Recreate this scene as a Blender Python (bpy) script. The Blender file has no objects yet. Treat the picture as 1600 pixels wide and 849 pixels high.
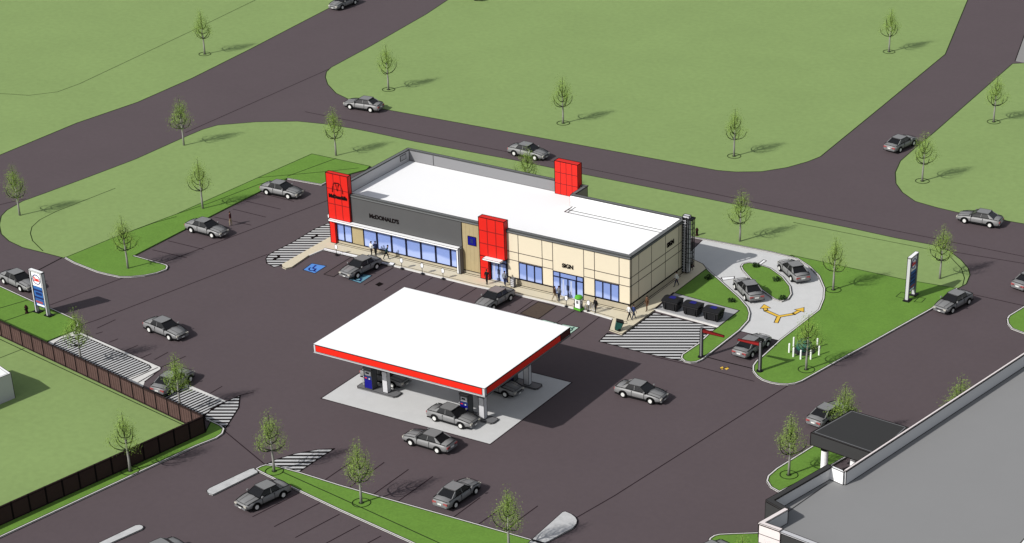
import bpy, bmesh, math, random
from mathutils import Vector, Matrix
from mathutils.geometry import tessellate_polygon
random.seed(7)
scn = bpy.context.scene
COL = scn.collection
R = math.radians

# ------------------------------------------------------------------ camera / survey helper
FPX, CX, CY = 3345.85, 989.17, 1079.19
PITCH, YAW = 0.59799055, -0.51329432
CAMP = Vector((105.306, -186.1665, 96.308))
FW = Vector((math.sin(YAW)*math.cos(PITCH), math.cos(YAW)*math.cos(PITCH), -math.sin(PITCH)))
RT = Vector((math.cos(YAW), -math.sin(YAW), 0))
UP = RT.cross(FW)
cam = bpy.data.cameras.new('camera'); camo = bpy.data.objects.new('camera', cam); COL.objects.link(camo)
camo.matrix_world = Matrix(((RT.x, UP.x, -FW.x, CAMP.x), (RT.y, UP.y, -FW.y, CAMP.y), (RT.z, UP.z, -FW.z, CAMP.z), (0, 0, 0, 1)))
cam.sensor_width = 36; cam.lens = FPX*36/1600
cam.shift_x = (800-CX)/1600; cam.shift_y = (CY-424.5)/1600
cam.clip_start = 1; cam.clip_end = 4000
scn.camera = camo

def G(px, py, z=0.0):
    """site survey: the point of the level z seen at that place of the photo"""
    d = FW + RT*((px-CX)/FPX) - UP*((py-CY)/FPX)
    t = (z-CAMP.z)/d.z
    p = CAMP + d*t
    return (p.x, p.y)
def GP(pts, z=0.0): return [G(a, b, z) for a, b in pts]

# ------------------------------------------------------------------ world and sun
SUNV = Vector((0.56665, 1.24326, -1)).normalized()
w = bpy.data.worlds.new('World'); scn.world = w; w.use_nodes = True
nt = w.node_tree; nt.nodes.clear()
sky = nt.nodes.new('ShaderNodeTexSky'); sky.sky_type = 'NISHITA'; sky.sun_disc = False
el = math.asin(-SUNV.z); sky.sun_elevation = el; sky.sun_rotation = math.atan2(-SUNV.x, -SUNV.y)
hs = nt.nodes.new('ShaderNodeHueSaturation'); hs.inputs['Saturation'].default_value = 0.35
bg = nt.nodes.new('ShaderNodeBackground'); bg.inputs['Strength'].default_value = 0.115
wo = nt.nodes.new('ShaderNodeOutputWorld')
nt.links.new(sky.outputs[0], hs.inputs['Color']); nt.links.new(hs.outputs[0], bg.inputs[0]); nt.links.new(bg.outputs[0], wo.inputs[0])
sl = bpy.data.lights.new('sun', 'SUN'); sl.energy = 4.3; sl.angle = R(0.5); sl.color = (1, 0.975, 0.94)
so = bpy.data.objects.new('sun', sl); COL.objects.link(so); so.rotation_euler = SUNV.to_track_quat('-Z', 'Y').to_euler(); so.location = (-40, -90, 90)
scn.view_settings.view_transform = 'Standard'; scn.view_settings.look = 'None'; scn.view_settings.exposure = 0

# ------------------------------------------------------------------ materials
def lin(c): c /= 255.0; return c/12.92 if c <= 0.04045 else ((c+0.055)/1.055)**2.4
LUM = 1.22
MATS = {}
def mat(name, rgb, rough=0.85, var=0.0, scale=1.0, spec=0.2, lum=None, metal=0.0, fine=0.0):
    m = bpy.data.materials.new(name); m.use_nodes = True; MATS[name] = m
    n = m.node_tree; b = n.nodes['Principled BSDF']
    L = lum or LUM
    c = tuple(min(0.85, lin(v)/L) for v in rgb)
    b.inputs['Base Color'].default_value = (*c, 1); b.inputs['Roughness'].default_value = rough
    b.inputs['Specular IOR Level'].default_value = spec; b.inputs['Metallic'].default_value = metal
    if var > 0:
        tc = n.nodes.new('ShaderNodeTexCoord'); nz = n.nodes.new('ShaderNodeTexNoise')
        nz.inputs['Scale'].default_value = scale; nz.inputs['Detail'].default_value = 6
        nz.inputs['Roughness'].default_value = 0.65
        mr = n.nodes.new('ShaderNodeMapRange'); mr.inputs[1].default_value = 0.3; mr.inputs[2].default_value = 0.7
        mr.inputs[3].default_value = 1-var; mr.inputs[4].default_value = 1+var
        n.links.new(tc.outputs['Object'], nz.inputs['Vector']); n.links.new(nz.outputs['Fac'], mr.inputs[0])
        last = mr.outputs[0]
        if fine > 0:
            n2 = n.nodes.new('ShaderNodeTexNoise'); n2.inputs['Scale'].default_value = scale*14; n2.inputs['Detail'].default_value = 3
            m2 = n.nodes.new('ShaderNodeMapRange'); m2.inputs[1].default_value = 0.3; m2.inputs[2].default_value = 0.7
            m2.inputs[3].default_value = 1-fine; m2.inputs[4].default_value = 1+fine
            n.links.new(tc.outputs['Object'], n2.inputs['Vector']); n.links.new(n2.outputs['Fac'], m2.inputs[0])
            mm = n.nodes.new('ShaderNodeMath'); mm.operation = 'MULTIPLY'
            n.links.new(last, mm.inputs[0]); n.links.new(m2.outputs[0], mm.inputs[1]); last = mm.outputs[0]
        mx = n.nodes.new('ShaderNodeVectorMath'); mx.operation = 'SCALE'; mx.inputs[0].default_value = c
        n.links.new(last, mx.inputs['Scale']); n.links.new(mx.outputs[0], b.inputs['Base Color'])
    return m
ASPH = mat('asphalt', (94, 83, 86), var=0.035, scale=0.12, fine=0.03)
GRASS = mat('pale_grass', (139, 163, 100), var=0.04, scale=0.10, fine=0.05)
LAWN = mat('lawn_grass', (106, 145, 58), var=0.07, scale=0.35, fine=0.09)
CONC = mat('concrete', (214, 214, 213), var=0.035, scale=0.8, fine=0.03)
KERB = mat('kerb_stone', (226, 224, 220), var=0.06, scale=3)
PAVE = mat('beige_paving', (221, 211, 185), var=0.03, scale=1.0, fine=0.02)
GREY = mat('grey_slab', (150, 148, 146), var=0.04, scale=0.3)
INK = mat('dark_line', (30, 26, 26), rough=1, spec=0)
SOFT = mat('seam_line', (50, 40, 44), rough=1, spec=0)
GINK = mat('grass_seam_and_shade', (48, 62, 38), rough=1, spec=0)
WHITE = mat('white_roof', (252, 252, 252), rough=0.9, spec=0.1, lum=1.1)
WPAINT = mat('white_paint', (248, 248, 248), rough=0.6, lum=1.1)
RED = mat('red_panel', (226, 38, 28), rough=0.5, var=0.03, scale=1)
REDF = mat('red_fascia', (238, 42, 26), rough=0.5)
DKRED = mat('dark_red', (130, 26, 26), rough=0.6)
MAROON = mat('maroon', (70, 14, 20), rough=0.6)
CHAR = mat('charcoal_cladding', (90, 90, 90), rough=0.8, var=0.03, scale=0.5)
TAN = mat('tan_cladding', (178, 162, 124), rough=0.85, var=0.05, scale=1.2)
BEIGE = mat('beige_wall', (232, 220, 194), rough=0.85, var=0.015, scale=0.8)
BASEM = mat('stone_base', (186, 176, 154), rough=0.9, var=0.05, scale=2)
COP = mat('grey_coping', (112, 114, 114), rough=0.7)
LINER = mat('parapet_grey', (158, 158, 160), rough=0.9, var=0.02, scale=0.5)
GLASS = mat('blue_glass', (128, 148, 214), rough=0.25, spec=0.4, var=0.10, scale=0.28)
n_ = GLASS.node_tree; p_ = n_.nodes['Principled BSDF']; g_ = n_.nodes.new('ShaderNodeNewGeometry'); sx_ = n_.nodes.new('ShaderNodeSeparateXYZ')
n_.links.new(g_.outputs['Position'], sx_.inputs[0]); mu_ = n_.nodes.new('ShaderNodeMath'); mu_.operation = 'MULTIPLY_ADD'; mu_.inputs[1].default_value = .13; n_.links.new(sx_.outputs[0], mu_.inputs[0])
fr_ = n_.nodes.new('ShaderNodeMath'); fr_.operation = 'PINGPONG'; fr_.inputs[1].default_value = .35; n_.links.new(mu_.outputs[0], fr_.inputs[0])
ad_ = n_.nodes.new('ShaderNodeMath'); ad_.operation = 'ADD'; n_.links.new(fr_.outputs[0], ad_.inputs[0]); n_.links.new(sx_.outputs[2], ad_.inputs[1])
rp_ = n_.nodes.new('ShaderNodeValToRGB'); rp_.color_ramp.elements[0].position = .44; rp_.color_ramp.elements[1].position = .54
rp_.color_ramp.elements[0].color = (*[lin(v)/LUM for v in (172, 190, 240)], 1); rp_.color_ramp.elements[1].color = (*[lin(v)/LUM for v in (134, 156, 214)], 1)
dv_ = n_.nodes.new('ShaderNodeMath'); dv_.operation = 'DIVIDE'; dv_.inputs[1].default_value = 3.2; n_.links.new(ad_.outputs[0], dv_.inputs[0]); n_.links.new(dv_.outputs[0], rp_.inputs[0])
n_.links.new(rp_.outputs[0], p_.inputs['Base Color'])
FRAME = mat('navy_frame', (14, 18, 44), rough=0.5)
NAVY = mat('navy_blue', (14, 14, 128), rough=0.5)
BLUE = mat('sign_blue', (60, 110, 180), rough=0.5)
DBLUE = mat('deep_blue', (34, 48, 104), rough=0.5)
MBLUE = mat('accessible_blue', (92, 150, 226), rough=0.8)
MINT = mat('mint_paint', (176, 206, 190), rough=0.8)
BROWNP = mat('brown_patch', (84, 72, 64), var=0.12, scale=3)
YEL = mat('yellow_paint', (238, 194, 74), rough=0.8)
BLACK = mat('black', (20, 20, 22), rough=0.5)
DARK = mat('dark_metal', (52, 52, 54), rough=0.5)
MID = mat('mid_grey_metal', (120, 120, 122), rough=0.5)
LIGHT = mat('light_metal', (205, 205, 208), rough=0.5)
BARK = mat('grey_bark', (150, 148, 142), rough=0.9, var=0.1, scale=4)
LIMB = mat('dark_limb', (40, 48, 30), rough=0.9)
LEAF = mat('leaf', (138, 168, 68), rough=0.8, var=0.2, scale=3)
LEAF2 = mat('leaf_pale', (150, 176, 90), rough=0.8, var=0.2, scale=3)
for m_ in (LEAF, LEAF2):
    n_ = m_.node_tree; o_ = n_.nodes['Material Output']; t_ = n_.nodes.new('ShaderNodeBsdfTransparent'); x_ = n_.nodes.new('ShaderNodeMixShader'); x_.inputs[0].default_value = 0.55
    n_.links.new(n_.nodes['Principled BSDF'].outputs[0], x_.inputs[1]); n_.links.new(t_.outputs[0], x_.inputs[2]); n_.links.new(x_.outputs[0], o_.inputs['Surface'])
SHRUB = mat('shrub_leaf', (40, 62, 28), rough=0.9, var=0.2, scale=6)
FENCE = mat('brown_board', (92, 70, 66), rough=0.9, var=0.12, scale=1.5)
FDARK = mat('dark_board', (62, 46, 43), rough=0.9, var=0.08, scale=1.5)
TEAL = mat('teal', (44, 96, 88), rough=0.5)
TEALD = mat('teal_dark', (34, 64, 62), rough=0.6)
LGREEN = mat('bright_green', (92, 178, 52), rough=0.5)
ROOFG = mat('grey_roof', (145, 145, 145), rough=0.95, var=0.015, scale=0.2)
DROOF = mat('dark_roof', (62, 62, 62), rough=0.95, var=0.03, scale=0.4)
PINKW = mat('pale_panel', (240, 230, 228), rough=0.8)
CARP = mat('car_paint', (134, 134, 134), rough=0.42, spec=0.35)
CARG = mat('car_glass', (26, 26, 28), rough=0.25, spec=0.4)
TYRE = mat('tyre', (18, 18, 18), rough=0.9)
HUB = mat('hub_cap', (232, 232, 228), rough=0.5)
TAILM = mat('tail_lamp', (170, 84, 84), rough=0.4)
HEADM = mat('head_lamp', (196, 192, 180), rough=0.3)
SKIN = mat('skin', (176, 132, 108), rough=0.7)
HAIR = mat('hair', (34, 26, 22), rough=0.9)
CLOTH = {k: mat('cloth_'+k, c, rough=0.9) for k, c in dict(black=(24, 24, 26), navy=(30, 38, 70), white=(226, 226, 224), brown=(88, 62, 44), beige=(170, 156, 130),
        grey=(120, 124, 130), maroon=(66, 28, 30), blue=(52, 66, 112), teal=(30, 58, 56), denim=(38, 46, 66)).items()}

def stripes(name, dx, dy, period, duty=0.5, white=(206, 206, 206), dark=(36, 34, 34)):
    m = bpy.data.materials.new(name); m.use_nodes = True; n = m.node_tree; b = n.nodes['Principled BSDF']
    b.inputs['Roughness'].default_value = 0.9; b.inputs['Specular IOR Level'].default_value = 0.1
    l = math.hypot(dx, dy); nx, ny = -dy/l, dx/l
    g = n.nodes.new('ShaderNodeNewGeometry')
    dt = n.nodes.new('ShaderNodeVectorMath'); dt.operation = 'DOT_PRODUCT'; dt.inputs[1].default_value = (nx/period, ny/period, 0)
    fr = n.nodes.new('ShaderNodeMath'); fr.operation = 'FRACT'
    gt = n.nodes.new('ShaderNodeMath'); gt.operation = 'GREATER_THAN'; gt.inputs[1].default_value = duty
    mx = n.nodes.new('ShaderNodeMix'); mx.data_type = 'RGBA'
    mx.inputs[6].default_value = (*[lin(v)/LUM for v in white], 1); mx.inputs[7].default_value = (*[lin(v)/LUM for v in dark], 1)
    n.links.new(g.outputs['Position'], dt.inputs[0]); n.links.new(dt.outputs['Value'], fr.inputs[0]); n.links.new(fr.outputs[0], gt.inputs[0])
    n.links.new(gt.outputs[0], mx.inputs[0]); n.links.new(mx.outputs[2], b.inputs['Base Color'])
    return m
HATCH = stripes('hatch_paint', 0.87, 0.49, 0.68)

# ------------------------------------------------------------------ mesh builder
class MB:
    def __init__(s): s.v = []; s.f = []; s.m = []; s.mats = []; s.noedge = set()
    def mi(s, m):
        if m not in s.mats: s.mats.append(m)
        return s.mats.index(m)
    def add(s, vs, fs, m, noedge=False):
        o = len(s.v); s.v += [Vector(p) for p in vs]; k = s.mi(m)
        for f in fs:
            if noedge: s.noedge.add(len(s.f))
            s.f.append([o+i for i in f]); s.m.append(k)
        return s
    def box(s, a, b, m, noedge=False):
        x0, y0, z0 = a; x1, y1, z1 = b
        return s.add([(x0,y0,z0),(x1,y0,z0),(x1,y1,z0),(x0,y1,z0),(x0,y0,z1),(x1,y0,z1),(x1,y1,z1),(x0,y1,z1)],
              [(0,3,2,1),(4,5,6,7),(0,1,5,4),(1,2,6,5),(2,3,7,6),(3,0,4,7)], m, noedge)
    def prism(s, poly, z0, z1, m, mtop=None, noedge=False):
        a = sum(poly[i][0]*poly[(i+1) % len(poly)][1]-poly[(i+1) % len(poly)][0]*poly[i][1] for i in range(len(poly)))
        if a < 0: poly = poly[::-1]
        n = len(poly)
        vs = [(p[0], p[1], z0) for p in poly]+[(p[0], p[1], z1) for p in poly]
        s.add(vs, [(i, (i+1) % n, n+(i+1) % n, n+i) for i in range(n)]+[tuple(range(n))[::-1]], m, noedge)
        s.add([(p[0], p[1], z1) for p in poly], [tuple(range(n))], mtop or m, noedge)
        return s
    def sheet(s, poly, z, m):
        tris = tessellate_polygon([[Vector((p[0], p[1], 0)) for p in poly]])
        fs = []
        for t in tris:
            a, b, c = [poly[i] for i in t]
            if (b[0]-a[0])*(c[1]-a[1])-(c[0]-a[0])*(b[1]-a[1]) < 0: t = (t[0], t[2], t[1])
            fs.append(tuple(t))
        return s.add([(p[0], p[1], z) for p in poly], fs, m, True)
    def ribbon(s, pts, z, wd, m, closed=False):
        n = len(pts); rng = n if closed else n-1
        for i in range(rng):
            a = Vector(pts[i][:2]); b = Vector(pts[(i+1) % n][:2]); d = b-a
            if d.length < 1e-6: continue
            d.normalize(); q = Vector((-d.y, d.x))*wd/2; e = d*wd*0.35
            s.add([(*(a-e-q), z), (*(b+e-q), z), (*(b+e+q), z), (*(a-e+q), z)], [(0, 1, 2, 3)], m, True)
        return s
    def band(s, pts, z0, z1, wd, m, closed=False):
        """mitred raised strip along a path (kerbs, parapets)"""
        n = len(pts); P = [Vector(p[:2]) for p in pts]; L = []; Rr = []
        for i in range(n):
            if closed: a, b = P[i-1], P[(i+1) % n]
            else: a, b = P[max(i-1, 0)], P[min(i+1, n-1)]
            d1 = (P[i]-a); d2 = (b-P[i])
            if d1.length < 1e-6: d1 = d2
            if d2.length < 1e-6: d2 = d1
            d1 = d1.normalized(); d2 = d2.normalized(); t = (d1+d2).normalized() if (d1+d2).length > 1e-6 else d1
            q = Vector((-t.y, t.x)); c = max(0.4, q.dot(Vector((-d1.y, d1.x))))
            L.append(P[i]+q*wd/2/c); Rr.append(P[i]-q*wd/2/c)
        vs = [(*p, z0) for p in L]+[(*p, z0) for p in Rr]+[(*p, z1) for p in L]+[(*p, z1) for p in Rr]
        fs = []
        for i in range(n if closed else n-1):
            j = (i+1) % n
            fs += [(2*n+i, 3*n+i, 3*n+j, 2*n+j), (i, 2*n+i, 2*n+j, j), (n+i, n+j, 3*n+j, 3*n+i)]
        if not closed: fs += [(0, n, 3*n, 2*n), (n-1, 3*n-1, 4*n-1, 2*n-1)]
        return s.add(vs, fs, m)
    def tube(s, pts, rs, m, n=6, noedge=True, cap=True):
        pts = [Vector(p) for p in pts]
        if not hasattr(rs, '__len__'): rs = [rs]*len(pts)
        vs = []; fs = []
        for i, p in enumerate(pts):
            d = (pts[min(i+1, len(pts)-1)]-pts[max(i-1, 0)]).normalized()
            a = d.orthogonal().normalized() if abs(d.z) < 0.95 else d.cross(Vector((0, 1, 0))).normalized()
            b = d.cross(a)
            for k in range(n):
                t = 2*math.pi*k/n; vs.append(p+a*math.cos(t)*rs[i]+b*math.sin(t)*rs[i])
        for i in range(len(pts)-1):
            for k in range(n): fs.append((i*n+k, i*n+(k+1) % n, (i+1)*n+(k+1) % n, (i+1)*n+k))
        if cap: fs += [tuple(range(n))[::-1], tuple(range((len(pts)-1)*n, len(pts)*n))]
        return s.add(vs, fs, m, noedge)
    def lathe(s, prof, m, c=(0, 0, 0), n=16, axis='z', noedge=True):
        vs = []; fs = []
        for r, h in prof:
            for k in range(n):
                t = 2*math.pi*k/n; a, b = r*math.cos(t), r*math.sin(t)
                vs.append((c[0]+a, c[1]+b, c[2]+h) if axis == 'z' else (c[0]+a, c[1]+h, c[2]+b))
        for i in range(len(prof)-1):
            for k in range(n): fs.append((i*n+k, i*n+(k+1) % n, (i+1)*n+(k+1) % n, (i+1)*n+k))
        fs += [tuple(range(n))[::-1], tuple(range((len(prof)-1)*n, len(prof)*n))]
        return s.add(vs, fs, m, noedge)
    def data(s, name, edge=0.0, ang=28, off=None, emat=None, smooth=False):
        if off: o = Vector(off); vv = [p-o for p in s.v]
        else: vv = list(s.v)
        F = list(s.f); Mi = list(s.m)
        if edge > 0:
            em = s.mi(emat or INK)
            key = lambda p: (round(p.x, 3), round(p.y, 3), round(p.z, 3))
            em_ = {}
            for fi, f in enumerate(F):
                if fi in s.noedge: continue
                a, b, c = vv[f[0]], vv[f[1]], vv[f[2]]; nrm = (b-a).cross(c-a)
                if nrm.length < 1e-10: continue
                nrm.normalize()
                for i in range(len(f)):
                    p, q = vv[f[i]], vv[f[(i+1) % len(f)]]; kp, kq = key(p), key(q)
                    if kp == kq: continue
                    em_.setdefault((kp, kq) if kp < kq else (kq, kp), []).append((nrm, p, q, Mi[fi]))
            for k, L in em_.items():
                if len(L) == 2 and abs(L[0][0].dot(L[1][0])) > math.cos(R(ang)) and L[0][0].dot(L[1][0]) > 0 and L[0][3] == L[1][3]: continue
                nrm = sum((x[0] for x in L), Vector()); p, q = L[0][1], L[0][2]; d = (q-p)
                if d.length < 1e-4: continue
                d.normalize(); a = d.orthogonal().normalized(); b = d.cross(a); h = edge/2; o = len(vv)
                for e in (p-d*h*0.4, q+d*h*0.4):
                    for u, t in ((-1, -1), (1, -1), (1, 1), (-1, 1)): vv.append(e+a*u*h*0.7+b*t*h*0.7)
                for i in range(4): F.append([o+i, o+(i+1) % 4, o+4+(i+1) % 4, o+4+i]); Mi.append(em)
                F.append([o+3, o+2, o+1, o]); Mi.append(em); F.append([o+4, o+5, o+6, o+7]); Mi.append(em)
        me = bpy.data.meshes.new(name); me.from_pydata([tuple(p) for p in vv], [], [tuple(f) for f in F])
        for m in s.mats: me.materials.append(m)
        me.polygons.foreach_set('material_index', Mi)
        if smooth: me.polygons.foreach_set('use_smooth', [True]*len(F))
        me.update()
        return me
    def build(s, name, parent=None, edge=0.0, loc=None, rz=0.0, **k):
        o = bpy.data.objects.new(name, s.data(name, edge, **k)); COL.objects.link(o)
        if parent: o.parent = parent
        if loc: o.location = loc
        if rz: o.rotation_euler.z = rz
        return o

def tag(o, label, cat, group=None):
    o['label'] = label; o['category'] = cat
    if group: o['group'] = group
    return o
def thing(name, label, cat, loc=(0, 0, 0), rz=0.0, group=None):
    o = bpy.data.objects.new(name, None); COL.objects.link(o); o.location = loc; o.rotation_euler.z = rz
    o.empty_display_size = 0.3
    return tag(o, label, cat, group)
def struct(name, mb, edge=0.0, **k):
    o = mb.build(name, edge=edge, **k); o['kind'] = 'structure'; return o
def kids(o): return [c for c in bpy.data.objects if c.parent == o]
def dup(root, loc, rz, label=None, group=None):
    r = root.copy(); COL.objects.link(r); r.location = loc; r.rotation_euler.z = rz
    if label: r['label'] = label
    if group: r['group'] = group
    for ch in KID.get(root.name) or kids(root):
        c = ch.copy(); COL.objects.link(c); c.parent = r
        for g in KID.get(ch.name) or kids(ch):
            d = g.copy(); COL.objects.link(d); d.parent = c
    return r
KID = {}
def remember(root):
    KID[root.name] = kids(root)
    for c in KID[root.name]: KID[c.name] = kids(c)
def text(name, body, size, m, loc, rot, parent, ext=0.03, bold=0.0, sx=1.0):
    c = bpy.data.curves.new(name, 'FONT'); c.body = body; c.size = size; c.extrude = ext; c.align_x = 'CENTER'; c.align_y = 'CENTER'; c.offset = bold
    c.materials.append(m); tmp = bpy.data.objects.new('tmp', c); COL.objects.link(tmp)
    me = bpy.data.meshes.new_from_object(tmp.evaluated_get(bpy.context.evaluated_depsgraph_get())); bpy.data.objects.remove(tmp)
    o = bpy.data.objects.new(name, me); COL.objects.link(o); o.location = loc; o.rotation_euler = rot; o.parent = parent; o.scale.x = sx
    return o

# ------------------------------------------------------------------ ground, roads, grass
LW = 0.12
struct('ground', MB().sheet([(-900, -500), (700, -500), (700, 1100), (-900, 1100)], -0.06, GRASS))
struct('asphalt_road', MB().sheet([(-330, -160), (150, -160), (150, 300), (-330, 300)], 0.0, ASPH))
def field(name, px, z=0.014, m=GRASS, line=GINK, extra=()):
    pts = GP(px) if not isinstance(px[0][0], str) else px
    b = MB().sheet(pts, z, m)
    b.ribbon(pts, z+0.006, LW, line, closed=True)
    for e in extra: b.ribbon(GP(e), z+0.007, LW*0.9, line)
    return struct(name, b)
NW = [(-400, 410), (-200, 326), (0, 242.5), (120, 192.5), (215, 160), (300, 122.5), (390, 77.5), (520, 10), (640, -55), (900, -400), (-900, -400)]
field('grass_field', NW, extra=[[(-60, 140), (0, 146.5), (45, 149.5), (90, 144), (125, 131), (300, 48.5), (400, 0), (480, -40)]])
NORTH = [(900, -400), (760, -40), (700, 0), (667, 22), (580, 72), (517, 106), (510, 113), (508.5, 121), (512, 132), (525, 146), (550, 158), (600, 171), (800, 207.5), (977, 240),
         (1120, 266.5), (1150, 269), (1190, 268.5), (1230, 262), (1262, 253), (1282, 245), (1380, 165), (1477, 85), (1512, 0), (1535, -60), (1650, -400)]
field('grass_field', NORTH)
EAST = [(1582, 100), (1460, 207), (1425, 236), (1407, 252), (1399, 270), (1400, 287), (1410, 301), (1430, 315), (1465, 325), (1500, 333), (1600, 350), (1900, 412), (2100, 410), (2000, 98), (1600, 99)]
field('grass_field', EAST)
b = MB().sheet(GP([(1586, 96), (1601, 54), (1640, -60), (2000, -60), (2000, 97), (1600, 98.5)]), 0.02, GREY)
b.ribbon(GP([(1586, 96), (1601, 54), (1640, -60)]), 0.03, LW, INK); struct('pavement', b)
W1 = G(1078, 371)
MAIN = GP([(10.6, 329), (35, 315), (71, 302), (141, 276), (212, 249), (290, 214), (316, 203), (340, 196), (400, 191), (465, 190), (505, 194), (550, 201), (590, 209), (650, 222), (800, 250), (910, 272.5),
      (1100, 310), (1250, 340.6), (1325, 356), (1401, 372.6), (1457, 383), (1484, 393), (1502, 407), (1513, 420), (1515.6, 430), (1510, 444), (1495, 452), (1412, 438), (1250, 403), (1236, 400), (1204, 395), (1142, 383), (1078, 371)]) \
      + [(-40, W1[1]-0.5)] + GP([(578, 261), (487.5, 241.7), (406, 277.7), (275.5, 336), (177, 373), (102, 404), (71, 396), (35, 387), (14, 377), (2, 366), (-1, 352), (2, 338)])
b = MB().sheet(MAIN, 0.014, GRASS); b.ribbon(MAIN, 0.02, LW, GINK, closed=True)
b.ribbon(GP([(180, 294.7), (88, 330.7), (62, 344), (50, 355), (47.5, 365), (51, 376.6), (67, 392.5)]), 0.02, LW*.9, GINK)
b.ribbon(GP([(1240, 348), (1350, 370), (1457, 391), (1485, 402), (1502, 420), (1507, 435), (1504, 447)]), 0.021, LW*.9, GINK)
struct('grass_verge', b)
# lawns inside kerbs
def lawn(px, kerbs, extra=(), z=0.10, kw=0.2):
    pts = GP(px); b = MB().prism(pts, 0.0, z, LAWN, noedge=True); b.ribbon(pts, z+0.004, LW, GINK, closed=True)
    for e in extra: b.ribbon(GP(e), z+0.008, LW, GINK)
    struct('lawn', b)
    for kp in kerbs:
        P = GP(kp); q = MB().band(P, 0.0, 0.13, kw, KERB); struct('kerb', q, edge=0.065, ang=50)
LW1 = [(102, 404), (177, 373), (275.5, 336), (406, 277.7), (487.5, 241.7), (578, 261), (573, 266), (547, 273), (525, 281), (510, 286), (502.5, 290), (449, 280.5), (430, 289), (406, 300.7), (353, 327),
       (208.4, 401.3), (259, 415.5), (261.5, 418), (259.6, 422.5), (245, 428), (226, 432), (205, 434), (187, 434), (168, 430), (152, 426), (116.6, 412)]
lawn(LW1, [[(102, 404), (116.6, 412), (152, 426), (168, 430), (187, 434), (205, 434), (226, 432), (245, 428), (259.6, 422.5), (261.5, 418), (259, 415.5), (208.4, 401.3)], [(449, 280.5), (502.5, 290), (512, 285)]],
     extra=[[(275.5, 336), (330, 318), (406, 289), (449, 280)], [(177, 373), (240, 350), (275.5, 340)], [(404, 279), (505, 270), (560, 264)], [(449, 277), (525, 249)]])
LW2 = [(1236, 400), (1250, 403), (1412, 438), (1495, 452), (1472, 472), (1455, 484), (1355, 540), (1320, 559), (1252, 597), (1242, 600.5), (1231, 602), (1218, 601.5), (1204, 599), (1192, 595), (1183, 589), (1177, 581), (1177, 573), (1182, 566), (1191, 559),
       (1219, 533), (1280, 485.5), (1287, 468), (1288, 452), (1280, 433), (1265, 418), (1246, 405.5)]
lawn(LW2, [[(1495, 452), (1472, 472), (1455, 484), (1355, 540), (1320, 559), (1252, 597), (1242, 600.5), (1231, 602), (1218, 601.5), (1204, 599), (1192, 595), (1183, 589), (1177, 581), (1177, 573), (1182, 566), (1191, 559), (1219, 533),
            (1280, 485.5), (1287, 468), (1288, 452), (1280, 433), (1265, 418), (1246, 405.5), (1204, 395), (1142, 383), (1078, 371)]])
LW3 = [(1104, 421), (1113, 430), (1121, 436.5), (1155, 467), (1168, 482), (1171, 491), (1169, 502), (1155, 517.6), (1096, 563.5), (1088, 567), (1079, 568), (1070, 566), (1065, 561), (1066, 556), (1091, 539), (1108, 523), (1123, 512), (1155, 487), (1053, 459.5), (1056, 456.5)]
lawn(LW3, [[(1104, 421), (1113, 430), (1121, 436.5), (1155, 467), (1168, 482), (1171, 491), (1169, 502), (1155, 517.6), (1096, 563.5), (1088, 567), (1079, 568), (1070, 566), (1065, 561), (1066, 556), (1091, 539), (1108, 523)]])
ISL = [(1158, 418), (1161, 413.8), (1170, 412), (1185, 414.5), (1204, 421), (1222, 434), (1234, 449), (1236, 461), (1231, 469), (1222, 472), (1210, 468.7), (1191, 455), (1173, 437), (1161, 424)]
lawn(ISL, [ISL+[ISL[0]]])
LW4 = [(-60, 424), (0, 449), (56.6, 475), (79, 483.5), (99, 492.6), (121.6, 505), (116, 517.5), (75.5, 534), (66, 555), (-60, 496)]
lawn(LW4, [[(-60, 424), (0, 449), (56.6, 475), (79, 483.5), (99, 492.6), (117, 501), (121.6, 505.5), (121, 510), (116, 517.5)]], extra=[[(0, 483), (45, 470)], [(8, 503), (58, 486)]])
LW5 = [(321, 677), (330, 660), (345, 667), (349.5, 672), (347, 679), (337, 686), (305.5, 698.5), (240, 728.6), (0, 840.6), (-60, 868), (-60, 850), (0, 823), (240, 715)]
lawn(LW5, [[(322, 656), (345, 667), (349.5, 672), (347, 679), (337, 686), (305.5, 698.5), (240, 728.6), (0, 840.6), (-60, 868)]])
LW6 = [(400, 735), (407, 731), (415, 728.4), (430, 730), (467, 740), (530, 760), (825, 844), (940, 878), (940, 990), (637, 846), (530, 797.7), (469, 768.7), (422, 746)]
lawn(LW6, [[(940, 878), (825, 844), (530, 760), (467, 740), (430, 730), (415, 728.4), (407, 731), (400, 735), (422, 746), (469, 768.7), (530, 797.7), (637, 846), (940, 990)]], extra=[[(441, 739), (530, 779), (675, 845), (760, 884)]])
LW7 = [(1217.7, 770), (1204.5, 762.5), (1198.5, 753), (1200.7, 745.5), (1214, 734), (1274, 696.5), (1320, 668), (1362, 690), (1325, 713.5), (1270, 745)]
lawn(LW7, [[(1270, 745), (1217.7, 770), (1204.5, 762.5), (1198.5, 753), (1200.7, 745.5), (1214, 734), (1274, 696.5), (1320, 668)], [(1362, 690), (1325, 713.5), (1270, 745)]])
LW8 = [(1110, 843), (1116, 839), (1124, 837), (1144, 836), (1205, 834), (1240, 850), (1220, 900), (1130, 900), (1110, 862), (1107, 850)]
lawn(LW8, [[(1205, 834), (1144, 836), (1124, 837), (1116, 839), (1110, 843), (1107, 850), (1110, 862), (1130, 900)]])
LW9 = [(1574, 500), (1577, 495), (1600, 481), (1680, 440), (1740, 480), (1640, 532), (1600, 522), (1581.5, 515), (1575, 507)]
lawn(LW9, [LW9+[LW9[0]]])
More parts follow.
